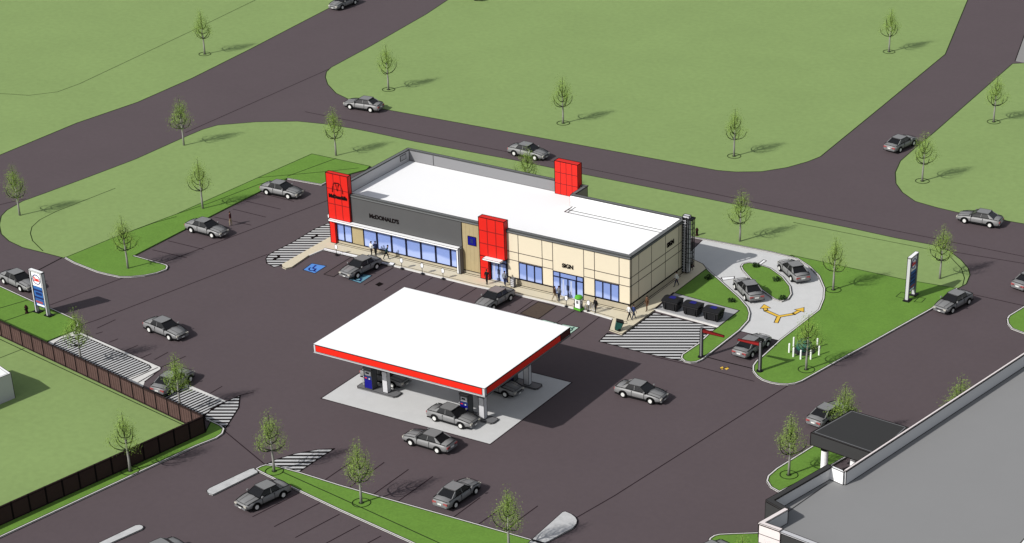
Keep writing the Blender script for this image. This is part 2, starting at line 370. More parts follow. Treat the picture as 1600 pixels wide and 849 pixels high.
# fenced field at the lower left
FB1a, FBc, FB2b = G(-60, 496.5), G(321, 677), G(-60, 850)
FLD = [FB1a, FBc, FB2b, G(-700, 1100), G(-900, 700)]
b = MB().sheet(FLD, 0.03, GRASS); b.ribbon(GP([(-40, 512), (60, 559), (201, 625), (285, 664)]), 0.04, LW, GINK); b.ribbon(GP([(0, 560), (38, 545)]), 0.04, LW*.8, GINK); struct('grass_field', b)

# concretes and pavements
DRV = GP([(1098, 375), (1142, 383), (1204, 395), (1246, 405.5), (1265, 418), (1280, 433), (1288, 452), (1287, 468), (1280, 485.5), (1219, 533), (1155, 517.6), (1169, 502), (1171, 491), (1168, 482), (1155, 467), (1121, 436.5), (1104, 421), (1098, 414), (1085, 408), (1079, 405), (1072, 400)])
b = MB().sheet(DRV, 0.012, CONC); b.ribbon(DRV, 0.018, LW, SOFT, closed=True)
for q in ([(1182, 415), (1185, 416.5), (1197.5, 408), (1193, 406.3)], [(1127, 434), (1129, 438.5), (1147, 436), (1147.5, 432.5)]):
    b.sheet(GP(q), 0.02, WPAINT); b.ribbon(GP(q), 0.026, 0.1, SOFT, closed=True)
b.ribbon(GP([(1120, 436), (1128, 436)]), 0.022, LW, SOFT)
struct('drive_through_lane', b)
SW = GP([(440, 415), (441, 419), (446.6, 421.2), (456.5, 419), (483, 400.7), (506, 391), (560, 402.5), (615, 416.5), (740, 447.5), (802, 460.5), (865, 475), (915, 487.5), (957, 500), (952, 517), (972, 524), (1022, 487), (1052, 461), (1104, 421.5), (1098, 414), (1085, 408), (1076, 404)]) + [(0.5, 14.0), (-1, 12), (-1, 1), (-38, 1), (-38.5, 3.2)] + GP([(517, 371)])
b = MB().prism(SW, 0.0, 0.12, PAVE, noedge=True); b.ribbon(SW[:21], 0.127, LW*.8, SOFT)
off = [(p[0]+dx, p[1]+dy) for p, dx, dy in zip(SW[5:13], [0]*8, [0.35]*8)]
b.ribbon(off, 0.13, LW*.7, SOFT); b.ribbon([(-38.6, -0.42), (0.3, -0.42), (0.3, 11)], 0.13, LW*.7, SOFT)
struct('pavement', b)
q = MB().band(SW[4:13], 0, 0.135, 0.16, KERB); struct('kerb', q)
PAD = [(-16.72, -33.17), (3.29, -33.17), (3.29, -17.79), (-16.72, -17.79)]
b = MB().sheet(PAD, 0.012, CONC); b.ribbon(PAD, 0.018, LW, SOFT, closed=True); b.sheet([(-3.3, -29.9), (0.1, -29.6), (0.1, -29.35), (-3.3, -29.65)], 0.017, WPAINT); struct('concrete_pad', b)
BP = GP([(1022, 485), (1123, 512), (1155, 487), (1052, 459)])
b = MB().prism(BP, 0, 0.12, mat('pad_grey', (176, 176, 178), var=0.05, scale=1), noedge=True); b.ribbon(BP, 0.125, LW, SOFT, closed=True); b.band(BP[:2], 0, .16, .2, KERB); struct('concrete_pad', b)
# white medians
for px in ([(323, 769), (326, 773.5), (333, 775), (403.6, 740), (400, 735), (397, 733.6), (390.5, 735), (327, 765)],
           [(120, 868), (157.5, 849), (212, 822.8), (218, 822), (223, 823.4), (224.5, 826), (222, 829), (177, 849), (140, 868)],
           [(831, 845), (879, 802), (883.5, 801.2), (892.5, 805), (899, 810), (901.8, 815), (901, 820), (895.5, 827), (855, 849), (826, 866), (820, 856)]):
    P = GP(px); b = MB().prism(P, 0, 0.13, mat('median_concrete', (200, 200, 200), var=0.12, scale=1.3, fine=0.08)); struct('kerb_median', b, edge=0.06, ang=40)

# hatched markings
def hatch(px, m, z=0.024, line=INK, name='hatched_marking'):
    P = GP(px) if not hasattr(px[0], 'x') else px
    b = MB().sheet(P, z, m); b.ribbon(P, z+0.006, LW, line, closed=True); return struct(name, b)
d = Vector(G(200, 539)) - Vector(G(150, 560)); H2 = stripes('hatch_paint_slanted', d.x, d.y, 0.46)
hatch([(936, 534), (949, 521), (972, 525), (1022, 489), (1120, 513), (1108, 523), (1091, 539), (1065, 556), (1066, 565), (1010, 553)], HATCH)
hatch([(550, 271), (516, 348), (492, 358), (456.5, 379.5), (428, 393.6), (419, 399), (415.5, 405), (417, 412), (428, 418), (439.6, 415), (517, 371), (560, 330), (580, 262)][1:-2] + [(517, 352)], HATCH)
LH = [(-39.6, 4.0), (-39.6, 20), (-42.0, 20), (-42.4, 4.5)]
b = MB().sheet(LH, 0.024, HATCH); struct('hatched_marking', b)
hatch([(417, 725.6), (430, 719), (460, 709.7), (497, 703), (522.5, 701.6), (497, 718), (467, 738), (430, 728.4)], HATCH)
b = MB().sheet(GP([(66, 556), (75.5, 534), (95, 525.4), (116.5, 517.7), (126, 519.5), (251.5, 574), (251.5, 577), (226, 597), (215, 628)]), 0.013, KERB)
b.ribbon(GP([(116.5, 517.7), (126, 519.5), (251.5, 574), (251.5, 577), (226, 597)]), 0.02, LW, SOFT); b.ribbon(GP([(205, 593), (246, 575)]), 0.03, LW, SOFT); b.ribbon(GP([(216, 598), (249, 579)]), 0.03, LW, SOFT); struct('concrete_pad', b)
hatch([(76, 556), (86, 536), (97, 529), (126, 524), (233, 571), (236, 575), (230, 580), (198, 592), (188, 614)], H2)
b = MB().sheet(GP([(285, 599), (295, 602), (353, 627), (351, 629), (290, 605)]), 0.03, KERB); struct('kerb_marking', b)
hatch([(240, 633), (246, 611), (288, 602), (352, 629), (330, 640), (318, 652), (312, 668)], H2, z=0.020)
hatch([(375, 618.5), (373, 637.5), (353, 669), (346, 666), (322, 655), (318, 650), (333, 640), (352, 629), (362, 624)], HATCH, z=0.024)

# dark joints and bay lines on the asphalt
b = MB()
for ln in ([(477, 175), (800, 239), (911, 262.5), (1100, 300), (1250, 331), (1600, 401), (1700, 421)], [(1484, 393), (1600, 412), (1700, 430)], [(1514, 459), (1600, 478), (1660, 491)],
           [(290, 207.5), (517, 107), (580, 73)], [(0, 320), (40, 311)], [(78, 477), (190, 435.5), (350, 375), (511, 314)], [(128, 508), (152, 500), (417, 398)],
           [(901, 809), (960, 775), (1231, 603)], [(350, 673), (415, 727)], [(1020, 557), (1100, 576), (1178, 596)],
           [(395, 807.6), (468, 770.5)], [(429, 823), (499, 786.5)], [(462, 840), (530, 804)], [(495, 857), (562, 821)], [(528, 874), (595, 838)], [(561, 891), (628, 855)],
           [(508, 750), (549, 722)], [(544, 763), (600, 723)], [(582, 774), (638, 734)], [(620, 785), (676, 745)], [(708, 809), (750, 778)], [(747, 820), (803, 780)], [(784, 832), (840, 791)],
           [(1150-744, 302), (459, 315)], [(385, 314.8), (438, 327)], [(364, 327), (415, 339.5)], [(335.6, 339.5), (392, 352)], [(300, 357), (345, 368)], [(263, 376.6), (318, 390)], [(238.5, 390.7), (291.5, 403)],
           [(614, 419), (569, 445.6)], [(645, 426), (601, 454)], [(676, 434), (647.5, 452)], [(710, 441), (671, 467)], [(745, 450), (703, 478)], [(834, 469), (790, 500)], [(897.5, 486), (856, 514)], [(937.5, 495), (892.5, 530)],
           [(152, 513), (180, 500)], [(171, 535), (184, 530)], [(194, 549), (215, 540)], [(242, 562), (262, 551)], [(252, 574), (290, 557)], [(325, 617), (347, 604)], [(375, 618), (396, 613)], [(150, 522), (160, 519)], [(220, 560), (236, 553)]):
    b.ribbon(GP(ln), 0.008, LW, SOFT)
for ln in ([(55, 425), (97, 403)], [(1096, 556), (1130, 565), (1184, 578)]): b.ribbon(GP(ln), 0.009, 0.17, INK)
struct('road_marking', b)
# accessible bay symbols and painted patches
def patch(px, m, line=INK, deco=None):
    P = GP(px); b = MB().sheet(P, 0.012, m); b.ribbon(P, 0.018, 0.1, line, closed=True)
    if deco:
        o = Vector(P[0]); u = Vector(P[1])-o; v = Vector(P[3])-o
        L = lambda a, c: tuple(o+u*a+v*c)
        circ = [(0.5+0.24*math.cos(t), 0.40+0.24*math.sin(t)) for t in [R(x) for x in range(-200, 60, 26)]]
        b.ribbon([L(*q) for q in circ], 0.022, 0.16, deco)
        b.ribbon([L(.42, .82), L(.45, .5), L(.68, .48), L(.78, .22), L(.88, .25)], 0.023, 0.18, deco)
        b.sheet([L(.42+.08*math.cos(t), .86+.08*math.sin(t)) for t in [R(x) for x in range(0, 360, 45)]], 0.024, deco)
    return struct('bay_marking', b)
patch([(473.5, 422), (492, 427.5), (510, 416), (487, 412)], MBLUE, FRAME, NAVY)
patch([(545, 437), (563, 443), (581, 431), (560, 427)], mat('pale_cyan', (110, 160, 180)), FRAME, DBLUE)
patch([(890, 523), (905, 512), (879, 507), (864, 517)], MINT, INK, TEAL)
patch([(850, 507), (874, 506.5), (850, 500), (830, 503)], MINT, INK, TEAL)
patch([(813, 490), (841, 499), (869, 479), (841, 472)], BROWNP, INK)
patch([(506, 429), (521.5, 433), (562, 406), (549, 402)], mat('aisle_brown', (88, 76, 78), var=0.1, scale=4), INK)
def arrow(px_path, heads, m, z, wd, out=True):
    b = MB(); P = GP(px_path)
    if out: b.ribbon(P, z, wd*1.6, SOFT)
    b.ribbon(P, z+.005, wd, m)
    for (a, t) in heads:
        a = Vector(G(*a)); t = Vector(G(*t)); dd = (t-a).normalized(); q = Vector((-dd.y, dd.x)); 
        for g, mm, zz in ((1.25, SOFT, z+.008), (1.0, m, z+.012)):
            if mm is SOFT and not out: continue
            c = a+dd*0.35; b.sheet([tuple(c-dd*.35*g+q*.52*g), tuple(c-dd*.35*g-q*.52*g), tuple(c+dd*0.6*g)], zz, mm)
    return b
b = arrow([(1213, 504), (1217, 495), (1197, 486), (1195, 481)], [((1196, 482), (1193, 474))], YEL, 0.02, 0.34)
b2 = arrow([(1217, 495), (1240, 491), (1249, 486)], [((1249, 486), (1256, 481))], YEL, 0.022, 0.34)
for i, f in enumerate(b2.f): b.add([b2.v[k] for k in f], [tuple(range(len(f)))], b2.mats[b2.m[i]], True)
struct('arrow_marking', b)
b = MB()
for px in ([(1125, 575), (1129, 573), (1131, 576), (1128, 578)], [(1132, 576), (1136, 573.5), (1139, 576), (1135, 578.5)]): b.sheet(GP(px), 0.012, YEL)
b.ribbon(GP([(1125, 577), (1139, 574)]), 0.02, 0.12, INK); struct('arrow_marking', b)
for c in ((490.5, 369.6), (431, 403)):
    b = MB()
    for q in ([(-6, 3), (4, -2), (6, 1), (-3, 5)], [(1, -4), (8, -4), (6, 2)]): b.sheet(GP([(c[0]+x*.9, c[1]+y*.8) for x, y in q]), 0.034, INK)
    struct('arrow_marking', b)
b = MB().sheet(GP([(586, 445), (593, 441), (600, 444), (592, 448)]), 0.01, INK); struct('arrow_marking', b)
b = MB().prism(GP([(507, 390.5), (559.5, 402.3), (558, 404.8), (505.5, 392.6)]), 0.12, 0.22, WPAINT); struct('wheel_kerb', b, edge=0.04)
b = MB().prism(GP([(591, 410), (616, 415.5), (613, 418), (589, 412.3)]), 0.12, 0.2, LIGHT); b.prism(GP([(610, 412.6), (617, 414), (613.5, 417.8), (607, 416)]), .2, .22, WPAINT); struct('wheel_kerb', b, edge=0.04)

# ------------------------------------------------------------------ restaurant and shop
EB = 0.09
shop = thing('shop_building', 'long single storey beige and charcoal restaurant and shop with white flat roof', 'building', (0, 0, 0))
H = 6.28
FP = [(-39, 0), (0, 0), (0, 12.4), (-14.6, 12.4), (-14.6, 15.4), (-39, 15.4)]
b = MB()
b.box((-39, 0, 0), (0, 0.3, H), BEIGE); b.box((-0.3, 0.3, 0), (0, 12.4, H), BEIGE); b.box((-14.6, 12.1, 0), (-0.3, 12.4, H), BEIGE)
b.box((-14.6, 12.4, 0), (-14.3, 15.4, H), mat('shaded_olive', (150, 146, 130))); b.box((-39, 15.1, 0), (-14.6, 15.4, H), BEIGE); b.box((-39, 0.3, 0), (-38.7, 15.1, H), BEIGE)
for x in (-14.05, -11.0, -9.65, -5.75, -4.4, -1.35): b.box((x-.035, -.012, .9), (x+.035, .01, H-.05), SOFT, True)
for (x0, x1) in ((-15.5, -9.65), (-5.75, 0)):
    for z in (2.9, 3.87): b.box((x0, -.014, z-.035), (x1, .01, z+.035), SOFT, True)
for y in (1.88, 4.7, 7.86, 10.9): b.box((-.01, y-.035, .9), (.012, y+.035, H-.05), SOFT, True)
for z in (2.9, 3.87): b.box((-.01, 0, z-.035), (.014, 12.4, z+.035), SOFT, True)
b.build('wall', shop, EB)
for a_, c_ in (((-15.5, -.07), (-9.62, 0)), ((-5.8, -.07), (.07, 0)), ((.0, 0), (.07, 12.4)), ((-38.7, -.07), (-18.8, 0))):
    zt = .46 if a_[0] < -30 else .82
    b = MB().box((*a_, .12), (*c_, zt), BASEM)
    if zt > .5: b.box((a_[0], a_[1]-(.03 if a_[1] < 0 else 0), zt), (c_[0]+(.03 if c_[0] > 0 else 0), c_[1], .9), INK, True)
    b.build('plinth', shop, EB)
b = MB(); b.sheet([(-38.7, .3), (-.3, .3), (-.3, 12.1), (-14.6, 12.1), (-14.6, 15.1), (-38.7, 15.1)], 5.0, WHITE)
b.ribbon([(-14.3, 10.3), (-.3, 10.3)], 5.02, .13, DARK); b.ribbon([(-14.3, 11.0), (-.3, 11.0)], 5.03, .13, DARK); b.ribbon([(-14.3, 10.3), (-14.3, 12)], 5.04, .12, DARK); b.ribbon([(-13.9, 10.3), (-13.9, 12)], 5.05, .09, DARK)
b.build('roof', shop)
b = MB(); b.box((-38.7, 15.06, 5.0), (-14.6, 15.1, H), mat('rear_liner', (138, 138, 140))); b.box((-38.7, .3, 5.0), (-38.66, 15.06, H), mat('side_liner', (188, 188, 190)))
for x in (-35.2, -18.0): b.box((x-.03, 15.03, 5.0), (x+.03, 15.07, H), DARK, True)
b.box((-38.66, 13.2, 5.5), (-38.62, 14.4, 6.1), LINER)
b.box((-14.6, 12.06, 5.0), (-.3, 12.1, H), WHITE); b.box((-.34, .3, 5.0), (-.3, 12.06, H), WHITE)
b.build('parapet_liner', shop, 0.05)
b = MB()
C0, C1 = H, H+.09
for a, c in (((-36.35, -.12), (.1, .36)), ((-.36, .36), (.1, 12.5)), ((-14.6, 12.06), (-.36, 12.5)), ((-14.66, 12.5), (-14.24, 15.1)), ((-39.1, 15.06), (-14.24, 15.5)), ((-39.1, .3), (-38.64, 15.06))):
    b.box((a[0], a[1], C0), (c[0], c[1], C1), COP)
b.box((-36.35, -.13, C0-.22), (.1, -.02, C0), COP); b.box((-.02, -.02, C0-.22), (.11, 12.5, C0), COP)
b.build('coping', shop, 0.05)
b = MB(); b.box((-36.35, -.1, 3.1), (-21.35, 0, H-.22), CHAR); b.build('charcoal_fascia', shop, EB)
b = MB(); b.box((-21.35, -.06, .46), (-18.8, 0, H-.22), TAN); 
for k in range(1, 5): b.box((-21.35+k*.51-.012, -.066, .46), (-21.35+k*.51+.012, -.05, H-.22), mat('tan_groove', (158, 142, 106)) if k == 1 else MATS['tan_groove'], True)
b.build('tan_panel', shop, EB); MB().box((-36.5, -.05, .46), (-34.9, 0, 2.85), TAN).build('tan_panel', shop, EB)
b = MB(); b.box((-20.55, -.14, 3.6), (-19.5, -.06, 4.6), NAVY); b.box((-20.2, -.16, 3.85), (-19.85, -.14, 4.35), MATS['deep_blue'], True); b.build('blue_sign', shop, .05)
def window(x0, x1, z0, z1, n, y=-.02, name='window', transom=None, mull=.13, axis='x', divs=None):
    f = MB(); xs = divs or [x0+(x1-x0)*i/n for i in range(n+1)]
    for x in xs: f.box((max(x-mull/2, x0-.001), y-.07, z0), (min(x+mull/2, x1+.001), y+.0, z1), FRAME, True)
    f.box((x0, y-.08, z0-.02), (x1, y+.001, z0+.1), FRAME, True); f.box((x0, y-.08, z1-.08), (x1, y+.001, z1), FRAME, True)
    if transom: f.box((x0, y-.075, transom-.06), (x1, y+.001, transom+.06), FRAME, True)
    o = f.build(name, shop)
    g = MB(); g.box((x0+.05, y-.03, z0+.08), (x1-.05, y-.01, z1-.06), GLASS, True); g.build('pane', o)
    return o
window(-38.6, -36.5, .46, 2.9, 2, mull=.16)
window(-34.9, -21.75, .46, 2.9, 7, mull=.24, divs=[-34.9, -33.0, -31.0, -29.0, -27.0, -25.0, -23.0, -21.75])
window(-14.0, -11.0, .85, 2.85, 3, mull=.14)
window(-4.35, -1.35, .85, 2.85, 3, mull=.14)
w1 = window(-9.62, -5.8, .14, 2.8, 1, transom=2.2, divs=[-9.62, -8.75, -6.65, -5.8], name='entrance_window')
REFL = mat('pale_reflection', (186, 196, 222), rough=.4)  # reflection on the door glass, painted as a pale strip
def door(x0, x1, z1, y):
    o = MB(); n = 2
    for i in range(n):
        a = x0+(x1-x0)*i/n; c = x0+(x1-x0)*(i+1)/n
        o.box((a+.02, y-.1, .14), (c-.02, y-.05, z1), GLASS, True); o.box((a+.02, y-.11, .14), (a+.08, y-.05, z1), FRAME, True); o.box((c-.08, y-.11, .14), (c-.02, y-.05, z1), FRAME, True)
        o.box((a+.3, y-.105, .3), (a+.52, y-.1, z1-.1), REFL, True)
    d_ = o.build('door', shop); h = MB(); m_ = (x0+x1)/2
    for sx in (-.14, .14): h.tube([(m_+sx, y-.16, .9), (m_+sx, y-.16, 1.5)], .025, DARK)
    h.build('door_handle', d_)
door(-8.7, -6.7, 2.14, -.02)
# projecting white canopy frame
b = MB(); b.box((-39.2, -.75, 2.9), (-21.55, 0, 3.1), WPAINT); b.box((-21.75, -.75, .14), (-21.55, 0, 2.9), WPAINT); b.build('white_frame', shop, .05)
b = MB(); b.box((-21.548, -.7, .14), (-21.3, 0, 3.05), MID); b.build('frame_return', shop, .05)
# red panel towers
def tower(x0, x1, y0, y1, z0, z1, cols, rows, name='red_tower'):
    b = MB(); b.box((x0, y0, z0), (x1, y1, z1), RED)
    for i in range(1, cols): x = x0+(x1-x0)*i/cols; b.box((x-.04, y0-.012, z0), (x+.04, y0+.01, z1), DKRED, True)
    for i in range(1, rows): z = z0+(z1-z0)*i/rows; b.box((x0, y0-.014, z-.04), (x1, y0+.01, z+.04), DKRED, True)
    return b.build(name, shop, EB)
t1 = tower(-39.35, -36.35, -.35, .3, 3.1, 8.5, 3, 3)
b = MB(); b.box((-39.35, -.35, .14), (-38.6, .25, 2.9), RED); b.build('red_tower_leg', shop, EB)
tower(-18.8, -15.5, -.5, .3, 2.85, 7.3, 3, 3)
b = MB(); b.box((-18.8, -.5, .14), (-17.7, 0, 2.85), RED); b.box((-18.8, -.515, 1.45), (-17.7, -.49, 1.51), DKRED, True); b.build('red_tower_leg', shop, EB)
t3 = tower(-18.15, -15.1, 14.6, 15.5, 5.0, 8.9, 4, 3)
o = MB(); o.box((-17.7, -.06, 2.3), (-15.55, -.02, 2.8), GLASS, True); o.box((-17.7, -.1, 2.2), (-15.55, -.02, 2.32), FRAME, True); o.box((-17.72, -.12, .14), (-17.62, -.02, 2.85), FRAME, True); o.box((-15.6, -.12, .14), (-15.5, -.02, 2.85), FRAME, True); o.build('entrance_frame', shop)
door(-17.62, -15.6, 2.2, -.02)
b = MB(); b.box((-18.0, -1.25, 2.72), (-15.7, -.5, 2.9), WPAINT); b.build('door_canopy', shop, .05)
RX = (R(90), 0, 0)
text('lettering', 'McDONALD\'S', .66, INK, (-31.8, -.14, 4.35), RX, shop, bold=.02)
text('lettering', 'McDonald\'s', .52, INK, (-37.85, -.40, 5.85), RX, shop, bold=.045)
text('lettering', 'SIGN', .64, INK, (-7.75, -.04, 3.62), RX, shop, bold=.02)
text('lettering', 'SIGN', .7, INK, (.05, 8.95, 4.62), (R(90), 0, R(90)), shop, bold=.03)
b = MB()
for sx in (-1, 1): b.tube([(-37.85+sx*(.03+.32*(1-math.cos(R(a)))*.95), -.4, 6.5+1.05*math.sin(R(a))) for a in range(90, -1, -15)][::-1] if False else
        [(-37.85+sx*.72, -.4, 6.35), (-37.85+sx*.66, -.4, 6.9), (-37.85+sx*.5, -.4, 7.38), (-37.85+sx*.33, -.4, 7.5), (-37.85+sx*.16, -.4, 7.25), (-37.85+sx*.03, -.4, 6.6)], .05, DKRED, n=5)
b.tube([(-38.15, -.4, 7.5), (-37.6, -.4, 7.5)], .06, INK, n=5)
b.build('arch_emblem', shop)
b = MB(); b.box((-39.65, -.2, 3.0), (-39.35, .1, 3.4), WPAINT); b.build('wall_lamp', shop, .04)
# caged roof ladder and screen at the back right corner
lad = thing('roof_ladder', 'dark caged access ladder on the back right corner of the shop', 'ladder', (.5, 11.6, 0))
b = MB()
for x, y in ((-.35, 0), (.05, 0)): b.box((x-.07, y-.05, .3), (x+.07, y+.05, 6.75), BLACK, True)
b.build('rail', lad)
for k in range(20): MB().tube([(-.35, -.04, .5+k*.31), (.05, -.04, .5+k*.31)], .035, LIGHT, n=4).build('rung', lad)
b = MB()
for k in range(10):
    z = 1.6+k*.56; b.tube([(.1, -.1, z), (.42, -.15, z), (.75, .1, z), (.82, .5, z), (.5, .8, z)], .035, DARK, n=4)
for x, y in ((.42, -.15), (.75, .1), (.82, .5), (.5, .8)): b.tube([(x, y, 1.0), (x, y, 6.7)], .05, BLACK, n=4)
b.build('cage', lad)
b = MB(); b.box((.02-.5, .15, .3), (.3, .65, 6.9), LIGHT); b.box((-.5, .1, 6.5), (.7, .9, 6.62), BLACK); b.build('screen', lad, .08)

# ------------------------------------------------------------------ filling station
cp = thing('fuel_canopy', 'large flat white filling station canopy with red fascia on four columns', 'canopy', (-6.3, -26.3, 0))
o = (-6.3, -26.3, 0); X0, X1, Y0, Y1 = -16.27, 3.62, -34.18, -18.5
b = MB(); b.box((X0, Y0, 5.6), (X1, Y1, 6.42), LIGHT); b.box((X0+.02, Y0+.02, 6.42), (X1-.02, Y1-.02, 6.45), WHITE, True); b.build('deck', cp, .06, off=o)
b = MB(); b.box((X0+.25, Y0-.03, 5.72), (X1-.3, Y0, 6.38), REDF); b.build('front_fascia', cp, .04, off=o)
b = MB(); b.box((X1, Y0+.3, 5.72), (X1+.03, Y1-1.9, 6.38), REDF); b.build('side_fascia', cp, .04, off=o)
b = MB(); b.box((X1, Y1-1.88, 5.72), (X1+.035, Y1-.1, 6.38), MAROON); b.build('brand_panel', cp, .04, off=o)
b = MB(); b.box((X0-.03, Y0+.2, 5.72), (X0, Y1-.2, 6.38), REDF); b.box((X0+.2, Y1, 5.72), (X1-.2, Y1+.03, 6.38), REDF); b.build('rear_fascia', cp, .04, off=o)
b = MB(); b.box((X0-.02, Y0-.035, 5.52), (X1+.03, Y0+.1, 5.64), LIGHT); b.box((X1-.1, Y0+.1, 5.52), (X1+.03, Y1+.02, 5.64), MID); b.build('gutter', cp, .03, off=o)
I1 = Vector(G(594, 611.5)); dI = Vector(G(768, 658))-Vector(G(617, 617)); dJ = Vector(G(837, 604.6))-Vector(G(768, 658))
spots = [I1, I1+dI, I1+dJ, I1+dI+dJ]
def make_island():
    t = thing('pump_island', '', 'pump island', (0, 0, 0), group='fuel pump islands')
    P = [(-2.3, -.62), (2.1, -.62), (2.3, -.4), (2.3, .4), (2.1, .62), (-2.3, .62), (-2.5, .4), (-2.5, -.4)]
    b = MB().prism(P, 0, .16, MID); b.build('plinth', t, .06)
    return t
def make_pump():
    t = thing('fuel_pump', '', 'fuel pump', (0, 0, 0), group='fuel pumps')
    b = MB(); b.box((-.55, -.42, 0), (.42, .42, 2.15), mat('pump_body', (88, 90, 92), rough=.5)); b.build('housing', t, .05)
    b = MB(); b.box((-.5, -.45, .1), (.36, -.42, 1.05), NAVY, True); b.box((-.5, -.45, 1.07), (.36, -.42, 1.45), DBLUE, True); b.build('front_panel', t)
    b = MB(); b.box((-.42, -.46, 1.5), (.3, -.42, 1.95), LIGHT, True); b.box((-.3, -.47, 1.68), (.1, -.46, 1.86), BLACK, True); b.box((-.45, -.455, 1.15), (-.2, -.45, 1.25), RED, True); b.box((.02, -.46, 1.1), (.18, -.45, 1.24), LIGHT, True); b.build('display', t)
    b = MB(); b.tube([(-.57, -.1, 1.2), (-.85, -.12, 1.05), (-.98, -.15, .6), (-.88, -.15, .22), (-.62, -.1, .35)], .045, LIGHT, n=6); b.build('hose', t)
    b = MB(); b.box((-.6, -.46, 2.15), (.46, .46, 2.28), MID); b.build('pump_cap', t, .05)
    return t
def make_col():
    b = MB(); b.box((-.3, -.28, 0), (.3, .28, 5.5-.16), LIGHT); b.box((-.34, -.32, 2.3), (.34, .32, 2.7), MID); return b
isl = make_island(); pmp = make_pump(); remember(isl); remember(pmp)
colme = make_col().data('column', .05)
where = ['front left', 'front right', 'back left', 'back right']
for k, s in enumerate(spots):
    lab = 'raised grey pump island at the %s corner under the canopy' % where[k]
    lp = 'grey and blue fuel pump on the %s island' % where[k]
    if k == 0: isl.location = (s.x, s.y, 0); isl['label'] = lab; pmp.location = (s.x-1.0, s.y, .16); pmp['label'] = lp
    else: dup(isl, (s.x, s.y, 0), 0, lab); dup(pmp, (s.x-1.0, s.y, .16), 0, lp)
    c = bpy.data.objects.new('column', colme); COL.objects.link(c); c.parent = cp; c.location = (s.x+.85-o[0], s.y-o[1], .16)

# ------------------------------------------------------------------ big grey-roofed building, lower right
big = thing('grey_building', 'large building with plain grey flat roof and parapets in the lower right corner', 'building', (*G(1240, 820), 0))
ob = (*G(1240, 820), 0); HB = 6.2
cpx = lambda *p: GP(p, HB)
A0, A1 = G(1320, 737, HB), G(1760, 449, HB)
B0, B1 = G(1297, 727, HB), G(1203, 781, HB)
Cc0, Cc1 = G(1229, 796, HB), G(1190, 818, HB)
D0, D1 = G(1221, 829, HB), G(1420, 905, HB)
outer = [A1, A0, B0, B1, Cc0, Cc1, D0, D1, G(1800, 1050, HB), G(2100, 700, HB)]
b = MB().prism(outer, 0, 4.9, DROOF, mtop=ROOFG); b.build('wall', big, .05, off=ob)
BIGL = mat('big_liner', (215, 215, 216)); b = MB().band([A1, A0], 4.9, HB, .35, BIGL); b.build('parapet', big, .08, off=ob)
b = MB().band([A0, B0], 4.9, HB-.05, .3, WPAINT); b.build('parapet', big, .08, off=ob)
b = MB().band([B0, B1, Cc0], 4.9, HB-.15, .4, BIGL); b.build('parapet', big, .08, off=ob)
b = MB().band([B0, B1, Cc0], HB-.15, HB-.02, .55, DROOF); b.build('coping', big, .05, off=ob)
b = MB().band([Cc0, Cc1, D0], 4.9, HB-.03, .35, BIGL); b.build('parapet', big, .06, off=ob)
b = MB().band([Cc0, Cc1, D0], HB-.03, HB+.08, .42, PINKW); b.build('coping', big, .05, off=ob)
b = MB().band([A1, A0], HB, HB+.1, .22, PINKW); b.build('coping', big, .05, off=ob)
b = MB().band([D0, D1], 4.9, HB-.15, .3, DROOF); b.build('parapet', big, .05, off=ob)
b = MB().band([D0, D1], HB-.15, HB-.03, .5, LIGHT); b.build('coping', big, .06, off=ob)
b = MB().band([tuple(Vector(B0)+Vector((-.24, 0))), tuple(Vector(B1)+Vector((-.24, -.24))), tuple(Vector(Cc0)+Vector((0, -.24)))], 0, HB-.16, .08, DROOF); b.build('cladding', big, .05, off=ob)
# pale panelled pier on the corner
dd = (Vector(D0)-Vector(Cc1)).normalized(); nn = Vector((dd.y, -dd.x))
b = MB()
for k in range(7):
    z1 = HB-.06-k*.85
    p0 = Vector(Cc1)-dd*.1+nn*.02; p1 = Vector(D0)+dd*.05+nn*.02; w_ = nn*.22
    b.prism([tuple(p0), tuple(p1), tuple(p1+w_), tuple(p0+w_)], max(0, z1-.85), z1, PINKW)
b.build('pale_panel', big, .06, off=ob)
p0 = G(1562, 849, 5.2)
b = MB().box((G(1597, 846, 6)[0], G(1597, 846, 6)[1]-1, 4.9), (G(1597, 846, 6)[0]+3, G(1597, 846, 6)[1]+1.0, 6), WPAINT); b.build('roof_unit', big, .1, off=ob)
b = MB().ribbon([tuple(Vector(B0)+Vector((.3, -1.2))), tuple(Vector(B1)+Vector((1.2, .1)))], 4.92, .1, DARK); b.build('roof_seam', big, off=ob)
# entrance porch
ZP = 4.7
PO = [G(1267, 676, ZP), G(1330, 641, ZP), G(1420, 668, ZP), G(1372, 712, ZP)]
po = thing('entrance_porch', 'dark flat-roofed porch on pale round columns beside the grey building', 'porch', (*PO[0], 0))
b = MB().prism(PO, ZP-1.25, ZP-.02, DROOF); b.build('roof', po, .08, off=(*PO[0], 0))
cen = sum((Vector(p) for p in PO), Vector((0, 0)))/4
INN = [tuple(Vector(p)*.93+cen*.07) for p in PO]
b = MB().sheet(INN, ZP+.02, mat('porch_top', (58, 58, 58))); b.ribbon(INN, ZP+.04, .1, MID, closed=True); b.build('roof_top', po, off=(*PO[0], 0))
for px in ((1287.5, 732), (1333, 738), (1338, 690)):
    c = G(px[0], px[1], 1.0); b = MB().lathe([(.38, 0), (.38, .3), (.34, .32), (.34, ZP-1.25)], WPAINT, (c[0], c[1], 0)); b.lathe([(.4, ZP-1.75), (.4, ZP-1.25)], BLACK, (c[0], c[1], 0)); b.build('column', po, off=(*PO[0], 0))
